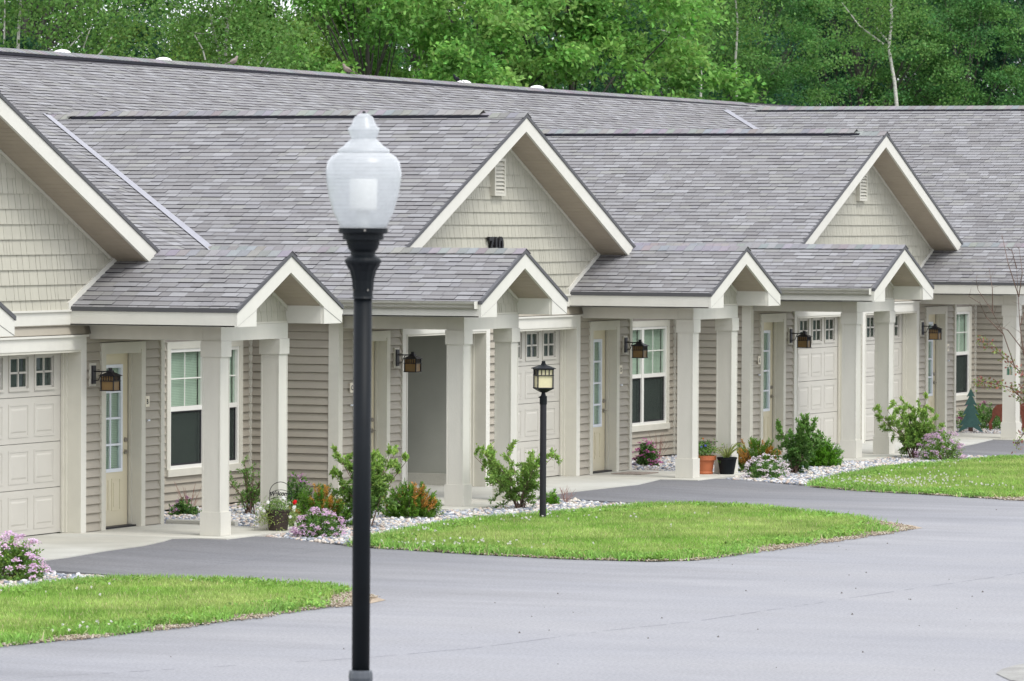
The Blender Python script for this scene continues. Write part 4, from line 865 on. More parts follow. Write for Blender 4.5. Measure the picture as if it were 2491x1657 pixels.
# bare dirt along the edges of the islands
def patch(pts, z=GND+.003, name='bare_dirt'): sheet(name, pts, z, dirt_m, kind='structure')
patch([(4.6,-5.9),(5.1,-6.02),(5.45,-6.04),(5.95,-5.72),(6.3,-5.3),(5.8,-5.3),(5,-5.6)])
patch([(-8.0,-4.4),(-8.1,-4.85),(-8.5,-5.15),(-9.0,-5.2),(-9.6,-5.12),(-9.2,-4.9)])
patch([(x+.5*math.cos(a), y+.5*math.sin(a)) for x, y in ((19.75,-2.95),) for a in [i*math.pi/8 for i in range(16)]], GND+.03, 'mulch_ring')
soilm = mat('loose_soil', (1,1,1), .95, attr=True, spec=.1)
TAN = np.array([(.36,.30,.23), (.28,.23,.17), (.42,.36,.28), (.24,.19,.14), (.46,.42,.34)])
for o, poly in zip(lawns, (GR1, GR2, GR3)):       # loose soil on the bare spots and spilling a little over the asphalt
    Q = []
    for tx, ty, tr in BARE:
        n = int(5200*tr*tr); q = np.c_[rng.normal(tx, tr*.75, n), rng.normal(ty, tr*.6, n)]; Q.append(q)
    Q = np.concatenate(Q); Q = Q[inside(Q, poly) | (edge_dist(Q, poly) < .10+.10*rng.random(len(Q)))]
    pe = []
    for (x0, y0), (x1, y1) in zip(poly, poly[1:]+poly[:1]):
        if (y0+y1)/2 < -1.8 and x0 > -17:
            n = int(170*math.hypot(x1-x0, y1-y0)); t = rng.random((n, 1)); pe.append(np.array([(x0, y0)])*(1-t)+np.array([(x1, y1)])*t+rng.normal(0, .045, (n, 2)))
    if len(Q)+len(pe) == 0: continue
    Q = np.concatenate([Q]+pe); V, C = stones(Q, GND+.004, .005, .014); C = TAN[rng.integers(0, 5, len(Q))]*rng.uniform(.85, 1.1, (len(Q), 1)); n = len(Q)
    link('soil_crumbs', raw_mesh('soil_crumbs', V.reshape(-1, 3), (ICF[None]+np.arange(n)[:, None, None]*12).reshape(-1, 3), soilm, np.repeat(C, 12, 0), True), o, kind='stuff')
# grit and leaf bits on the road
random.seed(8); b = MB()
for i in range(85):
    x, y = random.uniform(-18, 22), random.uniform(-13, -5.5)
    if i < 40: x, y = random.uniform(-14, 8), random.uniform(-12.5, -6.2)
    s = random.choice((.006,.008,.011,.018)) if i > 30 else random.uniform(.012,.024); b.add([(x-s,y,GND),(x,y-s*.6,GND),(x+s,y,GND),(x,y+s*.6,GND),(x,y,GND+s*.8)], [(0,1,4),(1,2,4),(2,3,4),(3,0,4)])
b.build('road_grit', mat('grit', (.09,.08,.075), .9), kind='stuff')
sheet('concrete_pad', [(-13.75,-13.2),(-13.35,-13.12),(-12.9,-13.1),(-11,-13.4),(-11,-16),(-16,-16),(-14.9,-14.2),(-14.3,-13.5)], GND+.006, mat('old_concrete', (.34,.335,.31), .9, .2, 3, c2=(.25,.245,.23), fine=.1), kind='structure')
# ------------------------------------------------------------ woods behind the houses
def tree_mesh(seed, h, r, nl, pal, lsize, zlo=.22, shape=1.0, cl=240, droop=0):
    global rng; rng = np.random.default_rng(seed); random.seed(seed); tb = MB(); P, D, C = [], [], []
    tr = [Vector((0, 0, 0))]; 
    for i in range(1, 7): tr.append(Vector((random.uniform(-.12, .12)*i*.5, random.uniform(-.12, .12)*i*.5, h*.9*i/6)))
    tb.tube(tr, .16*h/10, .03, 8)
    for i in range(cl):
        zf = random.uniform(zlo, 1.0)**.9; prof = math.sin(min(1, (zf-zlo*.6)/(1-zlo*.6))*math.pi*.93)**.6*shape; a = random.uniform(0, 6.28); rr = r*prof*random.uniform(.25, 1.0)**.5
        k = min(5, int(zf*.75*6)); base = tr[k]; c = Vector((math.cos(a)*rr+base.x, math.sin(a)*rr+base.y, zf*h))
        if i % 4 == 0:
            b0 = base.lerp(tr[min(6, k+1)], .3); tb.tube([b0, b0.lerp(c, .5)+Vector((0, 0, .1)), c], .035, .01, 5)
        m = nl//cl; cs = random.uniform(.28, .6); t = rng.normal(0, 1, (m, 3))*[cs, cs, cs*.45]*.62; t[:, 2] -= (t[:, 0]**2+t[:, 1]**2)*(.25+droop)
        P.append(t+np.array(c)); dd = rng.normal(0, 1, (m, 3))+np.array([math.cos(a), math.sin(a), -.1-droop])*.8; D.append(dd)
        pc = pal[rng.integers(0, len(pal))]; C.append(jit(pc, m, .2, .07)*random.uniform(.82, 1.18))
    P = np.concatenate(P); D = np.concatenate(D); C = np.concatenate(C); m = len(P)
    V, F, CC = leaves(P, D, rng.normal(0, .8, (m, 3))+[0, 0, .7], rng.uniform(.7, 1.3, m)*lsize, rng.uniform(.45, .75, m)*lsize, C, .15)
    return raw_mesh('crown', V, F, treem, CC), tb.mesh('trunk', bark)
P_MID = [(0.072,0.189,0.054), (0.104,0.246,0.063), (0.144,0.295,0.077)]; P_YEL = [(0.216,0.361,0.072), (0.272,0.410,0.090), (0.152,0.295,0.054)]; P_DARK = [(0.032,0.098,0.045), (0.048,0.135,0.059), (0.068,0.172,0.072)]; P_BLUE = [(0.032,0.115,0.072), (0.048,0.148,0.090), (0.024,0.082,0.050)]; P_MAP = [(0.184,0.385,0.081), (0.248,0.451,0.108), (0.136,0.312,0.063)]
TM = dict(mid=tree_mesh(1, 12.5, 3.6, 52000, P_MID, .11), mid2=tree_mesh(2, 13.5, 3.4, 50000, P_MID+P_YEL, .105), yel=tree_mesh(3, 11, 3.1, 44000, P_YEL, .11), dark=tree_mesh(4, 15, 4.0, 56000, P_DARK, .11),
          blue=tree_mesh(5, 16, 4.2, 46000, P_BLUE+P_DARK, .13), maple=tree_mesh(6, 11.5, 4.3, 52000, P_MAP, .155, droop=.25), spruce=tree_mesh(7, 13, 1.9, 40000, [(.02,.06,.035), (.03,.08,.05)], .09, .08, .8))
SIZES = dict(mid='mid green broadleaf', mid2='mixed green broadleaf', yel='yellowish green young', dark='dark green broadleaf', blue='bluish dark green', maple='bright green large leaved', spruce='narrow blackish green conifer')
def world_at(px, D, z=0):
    a = YAW-math.atan((px-1245.5)/FPX); return (CAM.x+D*math.cos(a), CAM.y+D*math.sin(a), z)
WOOD = 'trees of the wood behind the houses'
def tree(kind, px, D, sc_=1.0, rz=0, label=None):
    x, y, z = world_at(px, D); cr, tk = TM[kind]
    e = empty('conifer_tree' if kind == 'spruce' else ('maple_tree' if kind == 'maple' else 'woodland_tree'), (x, y, -.12), label, 'tree', WOOD, rz); e.scale = (sc_,)*3
    link('crown', cr, e, kind='stuff'); link('trunk', tk, e)
TM['mid'][1].materials[0].node_tree.nodes['Principled BSDF'].inputs['Specular IOR Level'].default_value = .1
rows = [
 ('dark', 60, 112, .92, 'dark tree whose crown fills the top left corner above the roof'), ('mid', -120, 118, 1, 'green tree partly cut by the left edge of the photo'), ('mid', 230, 118, .80, 'mid green tree above the second skylight dome from the left'),
 ('yel', 400, 112, .72, 'yellow green young tree left of the twin pale trunks'), ('mid2', 330, 128, .66, 'mixed green tree behind the leaning pale trunks'), ('yel', 590, 125, .62, 'low yellow green tree at the gap of sky left of centre'), ('yel', 690, 118, .76, 'yellow green tree between the twin pale trunks and the dove on the ridge'),
 ('mid2', 770, 136, .62, 'thin mixed green tree with sky above it'), ('maple', 900, 112, .86, 'bright leafy tree above the right dove on the ridge'), ('mid', 1010, 128, .92, 'mid green tree behind the bright large leaved trees'), ('maple', 1150, 116, .90, 'bright green tree above the blackbird and third skylight dome'),
 ('maple', 1400, 119, .96, 'brightest large leaved tree right of the fourth skylight dome'), ('dark', 1290, 142, .9, 'dark tree between the two brightest crowns'), ('mid', 1560, 150, 1.0, 'dull green tree just right of the brightest crown'), ('blue', 1660, 158, .85, 'bluish dark tree above the bend in the roof ridge'),
 ('mid', 1780, 152, .95, 'mid green tree left of the black conifer'), ('spruce', 1985, 166, .90, None), ('dark', 1900, 172, .95, 'dark tree behind the conifer'), ('mid', 2090, 164, .95, 'mid green tree just left of the white birch'), ('blue', 2010, 182, 1, 'tall bluish tree behind the conifer top'),
 ('dark', 2240, 172, 1, 'dark tree right of the white birch'), ('mid', 2340, 166, .9, 'softly lit green tree low on the right behind the far ridge'), ('blue', 2440, 176, 1.05, 'darkest bluish tree at the top right corner'), ('blue', 2570, 172, 1.05, 'bluish tree cut by the right edge of the photo'),
 ('mid', 1700, 190, 1.1, 'pale green tree far back in the wood above the roof bend'), ('dark', 1480, 182, 1.1, 'dark tree far back behind the brightest crown'), ('blue', 2160, 200, 1.15, 'bluish tree far back behind the white birch'), ('blue', 1850, 205, 1.15, 'tall dark tree far back left of the conifer'), ('blue', 2360, 210, 1.2, 'dark tree far back at the upper right'), ('dark', 1150, 165, .95, 'dark tree far back above the middle of the roof'), ('dark', 1010, 160, .66, 'dark low tree far back left of centre'), ('blue', 2540, 195, 1.15, 'dark tree far back at the right edge of the photo'), ('dark', 2270, 188, 1.1, 'dark tree filling the gap right of the birch, far back'), ('dark', 1960, 212, 1.25, 'tall dark tree at the very back of the wood'), ('blue', 1600, 200, 1.15, 'bluish tree at the back above the bent grey branch'),
 ('dark', -20, 135, 1.0, 'dark tree behind the top left corner crown'), 
]
for i, (k, px, D, s, lab) in enumerate(rows): tree(k, px, D, s, i*1.7, lab or 'narrow blackish conifer in the middle of the right hand wood')
# birches and pale trunks that show against the leaves
def pale_tree(px, D, pts, r, label, sparse=0, seed=0, m=barkl, cat='tree'):
    global rng; rng = np.random.default_rng(seed); random.seed(seed)
    o = Vector(world_at(px, D, -.12)); e = empty('birch_tree', o, label, cat, 'pale trunks showing among the leaves'); b = MB(); side = Vector((math.sin(YAW), -math.cos(YAW), 0)); back = Vector((math.cos(YAW), math.sin(YAW), 0))
    mpp = D/FPX; P = []
    for path in pts:
        w_ = [side*((x-px)*mpp)+Vector((0, 0, CAM.z+.12+(531-y)*mpp))+back*random.uniform(-.1, .1)*j for j, (x, y) in enumerate(path)]
        P.append(w_)
    main = [Vector((P[0][0].x*.6, P[0][0].y*.6, 0))]+P[0]
    b.tube(main, r*.75, r*.35, 8)
    for q in P[1:]: b.tube(q, r*.38, r*.13, 6)
    b.build('trunk', m, e)
    n = 2600+sparse; pts_ = np.array([tuple(p) for q in P for p in q[-2:]]); c = pts_[rng.integers(0, len(pts_), n)]+rng.normal(0, .55, (n, 3)); V, F, C = leaves(c, rng.normal(0, 1, (n, 3)), rng.normal(0, 1, (n, 3))+[0, 0, .6], .09, .06, jit((.13,.26,.06), n)); link('crown', raw_mesh('crown', V, F, treem, C), e, kind='stuff')
pale_tree(545, 104, [[(548,240),(545,120),(548,40),(552,-60)], [(548,120),(555,50),(585,-20)]], .06, 'taller right stem of the twin pale trunks left of centre', seed=1)
pale_tree(535, 104, [[(540,240),(530,140),(512,60),(500,-40)], [(522,95),(480,92),(450,85)], [(535,170),(505,150)]], .055, 'leaning left stem of the twin pale trunks left of centre', seed=2)
pale_tree(2155, 150, [[(2182,300),(2172,200),(2157,120),(2165,50),(2160,-40)], [(2157,105),(2130,75),(2124,58)], [(2145,110),(2085,65),(2045,10)], [(2160,30),(2175,15)]], .085, 'white birch trunk with forked limbs in the right hand wood', 900, seed=3)
pale_tree(1782, 146, [[(1790,300),(1785,150),(1790,60),(1780,-30)]], .06, 'faint straight pale trunk left of the conifer', 500, seed=4)
pale_tree(180, 103, [[(225,160),(255,125),(270,98)], [(155,140),(190,100),(215,80)], [(200,130),(212,95),(218,75)]], .045, 'pale leaning trunks above the first two skylight domes', seed=5)
pale_tree(470, 103, [[(505,190),(490,130),(470,95)], [(620,180),(640,150),(655,135)], [(640,175),(650,160),(660,152)]], .03, 'thin pale dead branches between the skylight domes and the dove', seed=6)
pale_tree(1640, 143, [[(1700,300),(1703,140),(1655,93),(1570,67)], [(1655,93),(1610,78)], [(1600,25),(1560,-10)]], .05, 'bent grey branch above the bend in the roof ridge', 300, seed=7)
pale_tree(40, 103, [[(40,200),(42,80),(50,10),(52,-30)], [(8,120),(10,30),(6,-20)]], .055, 'grey trunks at the top left corner', seed=8)
# more woods out of frame on the street side, seen only in the window panes
for i in range(12):
    cr, tk = TM[('mid', 'dark', 'mid2')[i % 3]]; e = empty('woodland_tree', (45+i*13, -34-(i % 3)*9-i*2.2, -.12), ('first second third fourth fifth sixth seventh eighth ninth tenth eleventh last').split()[i]+' green tree across the street counted from the near end', 'tree', 'trees across the street', i*1.1); link('crown', cr, e, kind='stuff'); link('trunk', tk, e)

# ------------------------------------------------------------ street lamp in front
def street_lamp():
    D = 30.2; x, y, _ = world_at(880, D); e = empty('street_lamp', (x, y, GND), 'black street lamp with frosted acorn globe standing in front of everything', 'street lamp')
    mpp = D/FPX/1.0; side = Vector((math.sin(YAW), -math.cos(YAW), 0))
    def Zp(py): return CAM.z-GND+(531-py)*mpp      # height above the road of a photo row
    def L(prof): return [(r*mpp, Zp(py)) for r, py in prof]
    k = 1
    MB().lathe(L([(22.5,726),(22,1640)]), seg=20).build('pole', M['black'], e, smooth=True)
    # capital: flare, neck and fitter
    MB().lathe(L([(27,733),(24,728),(24,714),(26,690),(31,665),(41,650),(45,644),(45,640),(40,634),(30,628),(30,620),(36,612),(40,600),(41,591),(50,590),(50,576),(56,575),(58,573),(60,572),(60,562)])[::1], seg=24, flute=-.0).build('fitter', M['black'], e)
    MB().lathe(L([(24,714),(25.5,690),(31,666),(40,651)]), seg=24, flute=.06).build('fluted_neck', M['black'], e)
    g = MB().lathe(L([(56,561),(62,548),(75,520),(86,480),(91,450),(92,425),(88,402),(78,388),(66,381),(62,378),(64,377),(62,371),(48,362),(36,350),(30,345),(32,342),(38,326),(37,318),(30,312),(27,304),(22,292),(14,286),(5,283)]), seg=40).build('globe', M['acorn_g'], e, smooth=True)
    MB().lathe(L([(34,520),(33,512),(34,445),(30,442)]), seg=24).build('lamp_refractor', M['refractor'], e, smooth=True)
    MB().lathe(L([(14,560),(16,520)]), seg=12).build('lamp_holder', M['domew'], e)
    MB().lathe(L([(5,284),(4,280),(2,277)]), seg=10).build('finial', M['black'], e)
    b = MB()
    for a in range(4): b.tube([(58*mpp*math.cos(a*1.57+.5), 58*mpp*math.sin(a*1.57+.5), Zp(567)), (62*mpp*math.cos(a*1.57+.5), 62*mpp*math.sin(a*1.57+.5), Zp(567))], .006, seg=6)
    for a in range(4): b.tube([(24*mpp*math.cos(a*1.57+.9), 24*mpp*math.sin(a*1.57+.9), Zp(712)), (28*mpp*math.cos(a*1.57+.9), 28*mpp*math.sin(a*1.57+.9), Zp(712))], .005, seg=6)
    b.build('bolts', M['chrome'], e)
    # fluted base, mostly below the frame
    z0 = Zp(1640)
    MB().lathe([(.21,0),(.21,.08),(.17,.12),(.16,.2),(.12,.32),(.10,.6),(.075,.9),(.066,z0-.06),(.069,z0-.04),(.066,z0-.01),(.062,z0+.004),(.03,z0+.008)], seg=24, flute=.05).build('base', mat('sheen_black', (.05,.058,.07), .3, spec=.8), e)  # glossy black, its base colour lightened and blued to add a sky sheen
    ax = back_ = Vector((math.cos(YAW), math.sin(YAW), 0)); e.rotation_mode = 'QUATERNION'; e.rotation_quaternion = Matrix.Rotation(.0015, 4, ax).to_quaternion()
M['refractor'] = mat('refractor', (.85,.82,.78), .4)
def frosted():
    m = bpy.data.materials.new('frosted_globe'); m.use_nodes = True; n = m.node_tree; n.nodes.clear(); L = n.links.new
    o = n.nodes.new('ShaderNodeOutputMaterial'); a = n.nodes.new('ShaderNodeMixShader'); b = n.nodes.new('ShaderNodeMixShader'); d = n.nodes.new('ShaderNodeBsdfDiffuse'); t = n.nodes.new('ShaderNodeBsdfTranslucent'); p = n.nodes.new('ShaderNodeBsdfTransparent'); g = n.nodes.new('ShaderNodeBsdfGlossy')
    d.inputs[0].default_value = (.72,.735,.75,1); t.inputs[0].default_value = (.72,.735,.75,1); p.inputs[0].default_value = (.93,.96,.96,1); g.inputs[0].default_value = (.9,.9,.9,1); g.inputs[1].default_value = .25
    nz = n.nodes.new('ShaderNodeTexNoise'); nz.inputs['Scale'].default_value = 14; tcn = n.nodes.new('ShaderNodeTexCoord'); L(tcn.outputs['Object'], nz.inputs[0]); mr = n.nodes.new('ShaderNodeMapRange'); mr.inputs[3].default_value = .38; mr.inputs[4].default_value = .6; L(nz.outputs[0], mr.inputs[0])
    c = n.nodes.new('ShaderNodeMixShader'); f = n.nodes.new('ShaderNodeFresnel'); f.inputs[0].default_value = 1.4
    a.inputs[0].default_value = .45; L(d.outputs[0], a.inputs[1]); L(t.outputs[0], a.inputs[2]); L(mr.outputs[0], b.inputs[0]); L(a.outputs[0], b.inputs[1]); L(p.outputs[0], b.inputs[2]); ge = n.nodes.new('ShaderNodeNewGeometry'); iv = n.nodes.new('ShaderNodeMath'); iv.operation = 'SUBTRACT'; iv.inputs[0].default_value = 1; L(ge.outputs['Backfacing'], iv.inputs[1]); mu = n.nodes.new('ShaderNodeMath'); mu.operation = 'MULTIPLY'; L(f.outputs[0], mu.inputs[0]); L(iv.outputs[0], mu.inputs[1]); L(mu.outputs[0], c.inputs[0]); L(b.outputs[0], c.inputs[1]); L(g.outputs[0], c.inputs[2]); L(c.outputs[0], o.inputs[0]); return m
M['acorn_g'] = frosted()
street_lamp()
# ------------------------------------------------------------ yard lamp on the lawn
e = empty('yard_lamp', (4.52,-1.34,GND), 'small square lantern with cream glass on a dark brown post in the lawn', 'lamp post', rz=R(-52))
b = MB().tube([(0,0,0),(0,0,1.50)], .042, .041, 14); b.build('post', M['bronze'], e, smooth=False)
b = MB().tube([(0,0,1.47),(0,0,1.575)], .047, seg=14); b.tube([(0,0,1.575),(0,0,1.63)], .035, .02, 12).tube([(-.06,0,1.56),(-.04,0,1.56)], .008, seg=6); b.build('collar', M['black'], e)
h = .098; b = MB(); b.add([(-.03,-.03,1.62),(.03,-.03,1.62),(.03,.03,1.62),(-.03,.03,1.62),(-h-.01,-h-.01,1.67),(h+.01,-h-.01,1.67),(h+.01,h+.01,1.67),(-h-.01,h+.01,1.67)], [(3,2,1,0),(4,5,6,7),(0,1,5,4),(1,2,6,5),(2,3,7,6),(3,0,4,7)])
for sx in (-1, 1):
    for sy in (-1, 1): b.box(sx*h-.007, sx*h+.007, sy*h-.007, sy*h+.007, 1.67, 1.915)
for zz in (1.672, 1.83, 1.905): b.box(-h-.01, h+.01, -h-.01, -h+.006, zz, zz+.011).box(-h-.01, h+.01, h-.006, h+.01, zz, zz+.011).box(-h-.01, -h+.006, -h+.007, h-.007, zz, zz+.011).box(h-.006, h+.01, -h+.007, h-.007, zz, zz+.011)
for i in (1, 2, 3): q = -h+i*h/2; b.box(q-.005, q+.005, -h-.004, -h+.004, 1.841, 1.905).box(q-.005, q+.005, h-.004, h+.004, 1.841, 1.905).box(-h-.004, -h+.004, q-.005, q+.005, 1.841, 1.905).box(h-.004, h+.004, q-.005, q+.005, 1.841, 1.905)
b.build('lantern_frame', M['bronze'], e); MB().box(-h+.008, h-.008, -h+.008, h-.008, 1.68, 1.91).build('lantern_glass', M['yglass'], e)
k = h+.03; b = MB().add([(-k,-k,1.917),(k,-k,1.917),(k,k,1.917),(-k,k,1.917),(-k,-k,1.925),(k,-k,1.925),(k,k,1.925),(-k,k,1.925)], [(3,2,1,0),(0,1,5,4),(1,2,6,5),(2,3,7,6),(3,0,4,7)]); b.add([(-k,-k,1.925),(k,-k,1.925),(k,k,1.925),(-k,k,1.925),(-.025,-.025,1.97),(.025,-.025,1.97),(.025,.025,1.97),(-.025,.025,1.97)], [(4,5,6,7),(0,1,5,4),(1,2,6,5),(2,3,7,6),(3,0,4,7)])
b.tube([(0,0,1.96),(0,0,1.985)], .036, .03, 10).tube([(0,0,1.985),(0,0,2.015)], .025, .023, 10); b.build('lantern_cap', M['black'], e)

# ------------------------------------------------------------ pots, sign, cut-outs, mat, paper
pot = (.44,.37,0)
e = empty('flower_pot', pot, 'dark wooden barrel pot of red and white petunias under the welcome arch', 'flower pot'); e.scale = (.76,)*3
MB().lathe([(.145,0),(.15,.01),(.175,.20),(.19,.29),(.20,.30),(.20,.325),(.185,.325),(.17,.30)], seg=24).build('pot', mat('barrel', (.045,.032,.025), .5, .5, 14, (1,1,5), bump=.3), e, smooth=False)
rng = np.random.default_rng(3)
def tuft(e, n, c, rad, z, drop, colr, ls=.035):
    P = rng.normal(0, 1, (n, 3))*[rad, rad, .06]+[0, 0, z]+np.array(c); r = np.hypot(P[:, 0]-c[0], P[:, 1]-c[1]); P[:, 2] -= drop*np.clip(r-.12, 0, 1)*rng.uniform(.3, 1.6, n); P[:, 2] = np.maximum(P[:, 2], .01)
    link('foliage', raw_mesh('foliage', *leaves(P, rng.normal(0, 1, (n, 3)), rng.normal(0, .6, (n, 3))+[0, 0, 1], ls, ls*.5, jit(colr, n))[:2], leafm, np.repeat(jit(colr, n), 4, 0)), e, kind='stuff')
tuft(e, 900, (0,0,0), .13, .40, .35, (.20,.33,.08)); tuft(e, 800, (.12,-.16,0), .09, .22, 1.2, (.36,.46,.17)); tuft(e, 350, (-.22,.12,0), .09, .22, 1.0, (.28,.36,.10))
def blossoms(e, pts, c, r):
    P = np.repeat(np.array(pts, float), 10, 0); n = len(P); a = np.tile(np.arange(10)*.628, len(pts)); view = np.array([-.8,-.55,.2]); s1 = unit(np.cross(view, [0,0,1])[None])[0]; s2 = np.cross(s1, view)
    D = np.cos(a)[:, None]*s1+np.sin(a)[:, None]*s2+rng.normal(0, .15, (n, 3))-view*.1
    link('flowers', raw_mesh('flowers', *leaves(P, D, np.tile(view, (n, 1)), r, r*.8, D)[:2], petalm, np.repeat(jit(c, n, .06, .02), 4, 0)), e, kind='stuff')
blossoms(e, [(.16,-.22,.45),(.17,-.20,.43)], (.75,.02,.03), .035)
blossoms(e, [(-.06,-.12,.52),(.05,-.25,.36),(.15,-.2,.32),(-.02,-.22,.22),(-.30,.1,.32),(-.34,.14,.36),(.02,-.1,.5),(.2,-.1,.42),(.26,-.16,.36),(-.2,.08,.45),(.1,-.26,.1)], (.85,.84,.82), .032)
# welcome arch
ca = Vector((math.sin(YAW), -math.cos(YAW), 0))
e = empty('welcome_sign', (.44,.34,.205), 'thin black wire arch that reads Welcome, stuck in the barrel pot', 'garden sign', rz=YAW-math.pi/2)
b = MB(); w_ = .13
arch = [(-w_,0,0),(-w_,0,.22)]+[(-w_*math.cos(t*math.pi/12), 0, .24+.135*math.sin(t*math.pi/12)) for t in range(13)]+[(w_,0,.22),(w_,0,0)]
b.tube(arch, .0042, seg=6)
for z, bow in ((.235,.045),(.165,.03)): b.tube([(-w_+i*w_/5, 0, z+bow*(1-((i-5)/5)**2)) for i in range(11)], .0036, seg=5)
b.tube([(-w_,0,.06),(-w_+.055,0,.185)], .0032, seg=5).tube([(w_,0,.06),(w_-.055,0,.185)], .0032, seg=5)
b.build('wire_arch', M['black'], e)
me = text_mesh('Welcome', .078, .003, .003); me.materials.clear(); me.materials.append(M['ink'])
for v in me.vertices: v.co.x *= .82; v.co.x += v.co.y*.22; 
xs = [v.co.x for v in me.vertices]; mid = (max(xs)+min(xs))/2
for v in me.vertices: v.co.x -= mid; v.co.y += -.9*v.co.x**2
link('lettering', me, e, (0, 0, .212), (math.pi/2, 0, 0))
# pots of the third porch
e = empty('flower_pot', (15.64,.79,0), 'terracotta plastic pot with blue flowers between the porch columns', 'flower pot')
MB().lathe([(.115,0),(.13,.0),(.135,.02),(.125,.04),(.15,.20),(.175,.205),(.18,.27),(.165,.27),(.15,.24)], seg=24).build('pot', mat('terracotta', (.42,.13,.055), .6, .08, 8), e)
rng = np.random.default_rng(9); tuft(e, 420, (0,0,0), .09, .36, .4, (.12,.25,.05), .05); blossoms(e, [(-.08,-.05,.42),(-.12,0,.40)], (.12,.14,.5), .02); blossoms(e, [(-.05,0,.52)], (.55,.15,.05), .016)
e = empty('flower_pot', (15.74,.47,0), 'black plastic pot with long arching spider plant leaves', 'flower pot')
MB().lathe([(.10,0),(.105,.01),(.14,.22),(.15,.222),(.15,.25),(.14,.25),(.13,.22)], seg=24).build('pot', M['black'], e)
b = MB(); random.seed(4)
for i in range(26):
    a = random.uniform(0, 6.28); L = random.uniform(.18, .42); z = random.uniform(.12, .26); pts = [Vector((math.cos(a)*L*t, math.sin(a)*L*t, .22+z*math.sin(t*2.5)*1.0)) for t in (0, .25, .5, .75, 1)]; b.tube(pts, .008, .002, 3)
b.build('leaves', mat('spider_leaf', (.30,.36,.09), .5, trans=.3), e)
# door mat
e = MB().box(-.34,.34,-.24,.24,0,.012).build('door_mat', mat('mat_fibre', (.32,.27,.23), .95, .3, 22), loc=(T-.03,1.72,.002)); e['label'] = 'flat brown patterned door mat before door D'; e['category'] = 'door mat'
# crumpled paper in the open garage
random.seed(2); b = MB()
for cx, s in ((0, .10), (.16, .07)):
    V = [(cx+x*s*random.uniform(.6, 1.3), y*s*random.uniform(.6, 1.3), (z*.6+.55)*s*random.uniform(.8, 1.3)) for x, y, z in ICO]; b.add(V, [tuple(f) for f in ICF])
o = b.build('crumpled_paper', mat('paper', (.55,.57,.60), .8), loc=(S+3.35,3.6,.012)); o['label'] = 'crumpled pale paper on the floor of the open garage'; o['category'] = 'litter'
# flat metal cut-outs in the far bed
e = empty('metal_tree_cutout', (32.4,2.2,GND), 'teal sheet metal pine tree standing in the far pebble bed', 'garden ornament', rz=YAW-math.pi/2)
half = [(0,.82),(.075,.66),(.025,.68),(.115,.50),(.045,.53),(.155,.33),(.075,.37),(.20,.15),(.12,.19),(.25,.0),(.05,.12)]
MB().prism([(x, 0, z) for x, z in half]+[(-x, 0, z) for x, z in half[::-1][:-1]], (0,.006,0)).build('crown', mat('teal_patina', (.07,.16,.14), .6, .2, 14), e)
MB().prism([(-.05,0,-.02),(.05,0,-.02),(.04,0,.12),(-.04,0,.12)], (0,.006,0)).build('trunk', mat('brown_metal', (.09,.05,.04), .7), e)
e = empty('metal_deer_cutout', (33.35,1.8,GND), 'rusty sheet metal deer half hidden behind the far porch column', 'garden ornament', rz=YAW-math.pi/2)
deer = [(-.34,.02),(-.28,.0),(-.30,.20),(-.22,.34),(-.16,.30),(-.13,.14),(-.08,0),(-.03,0),(-.06,.18),(-.02,.36),(.22,.34),(.24,.16),(.23,0),(.28,0),(.31,.3),(.38,.42),(.46,.62),(.60,.64),(.60,.70),(.48,.76),(.42,.74),(.36,.62),(.22,.56),(-.1,.56),(-.22,.54),(-.29,.44),(-.30,.30),(-.36,.18)]
MB().prism([(x, 0, z*.92) for x, z in deer], (0,.006,0)).build('body', mat('rusted_steel', (.16,.05,.03), .8, .3, 16), e)
# young tree at the right edge with its feeder
e = empty('young_tree', (19.75,-2.95,GND), 'young thin tree with sparse reddish leaves at the right edge', 'tree'); b = MB(); random.seed(21); rng = np.random.default_rng(21); LP = []
side = Vector((math.sin(YAW), -math.cos(YAW), 0)); D0 = (Vector((19.75,-2.95,0))-Vector((CAM.x, CAM.y, 0))).length; mp = D0/FPX
px0 = 1245.5+FPX*math.tan(YAW-math.atan2(-2.95-CAM.y, 19.75-CAM.x))
def W(x, y, dz=0): return side*((x-px0)*mp)+Vector((0, 0, CAM.z-GND+(531-y)*mp))+Vector((math.cos(YAW), math.sin(YAW), 0))*dz
b.tube([(0,0,0), W(px0+3,1050), W(2512,960), W(2505,900), W(2490,850)], .028, .018, 7)
br = [[(2490,850),(2482,790),(2478,720),(2472,650)], [(2478,720),(2450,640),(2440,568)], [(2505,930),(2470,890),(2435,860),(2400,835),(2380,828)], [(2470,890),(2440,810),(2415,760),(2385,705),(2372,680)], [(2415,760),(2412,700),(2408,650)], [(2505,960),(2460,940),(2410,930),(2370,930)], [(2490,850),(2450,800),(2420,790)], [(2478,720),(2484,660),(2480,600)], [(2440,810),(2400,770),(2380,735),(2360,720)], [(2500,1040),(2480,1070),(2478,1090)], [(2460,940),(2490,970),(2500,975)], [(2472,650),(2460,610),(2452,600)], [(2482,790),(2500,740),(2520,700)], [(2490,850),(2530,780),(2560,700)], [(2505,930),(2560,900),(2600,850)]]
for q in br:
    w2 = [W(x, y, random.uniform(-.15, .15)*i) for i, (x, y) in enumerate(q)]; b.tube(w2, .009, .003, 5)
    for k in range(5):
        t = random.random()*(len(q)-1); i = int(t); p = w2[i].lerp(w2[i+1], t-i); v = Vector((random.uniform(-.12,.12), random.uniform(-.12,.12), random.uniform(0,.14))); b.tube([p, p+v*.6, p+v], .003, .0012, 3)
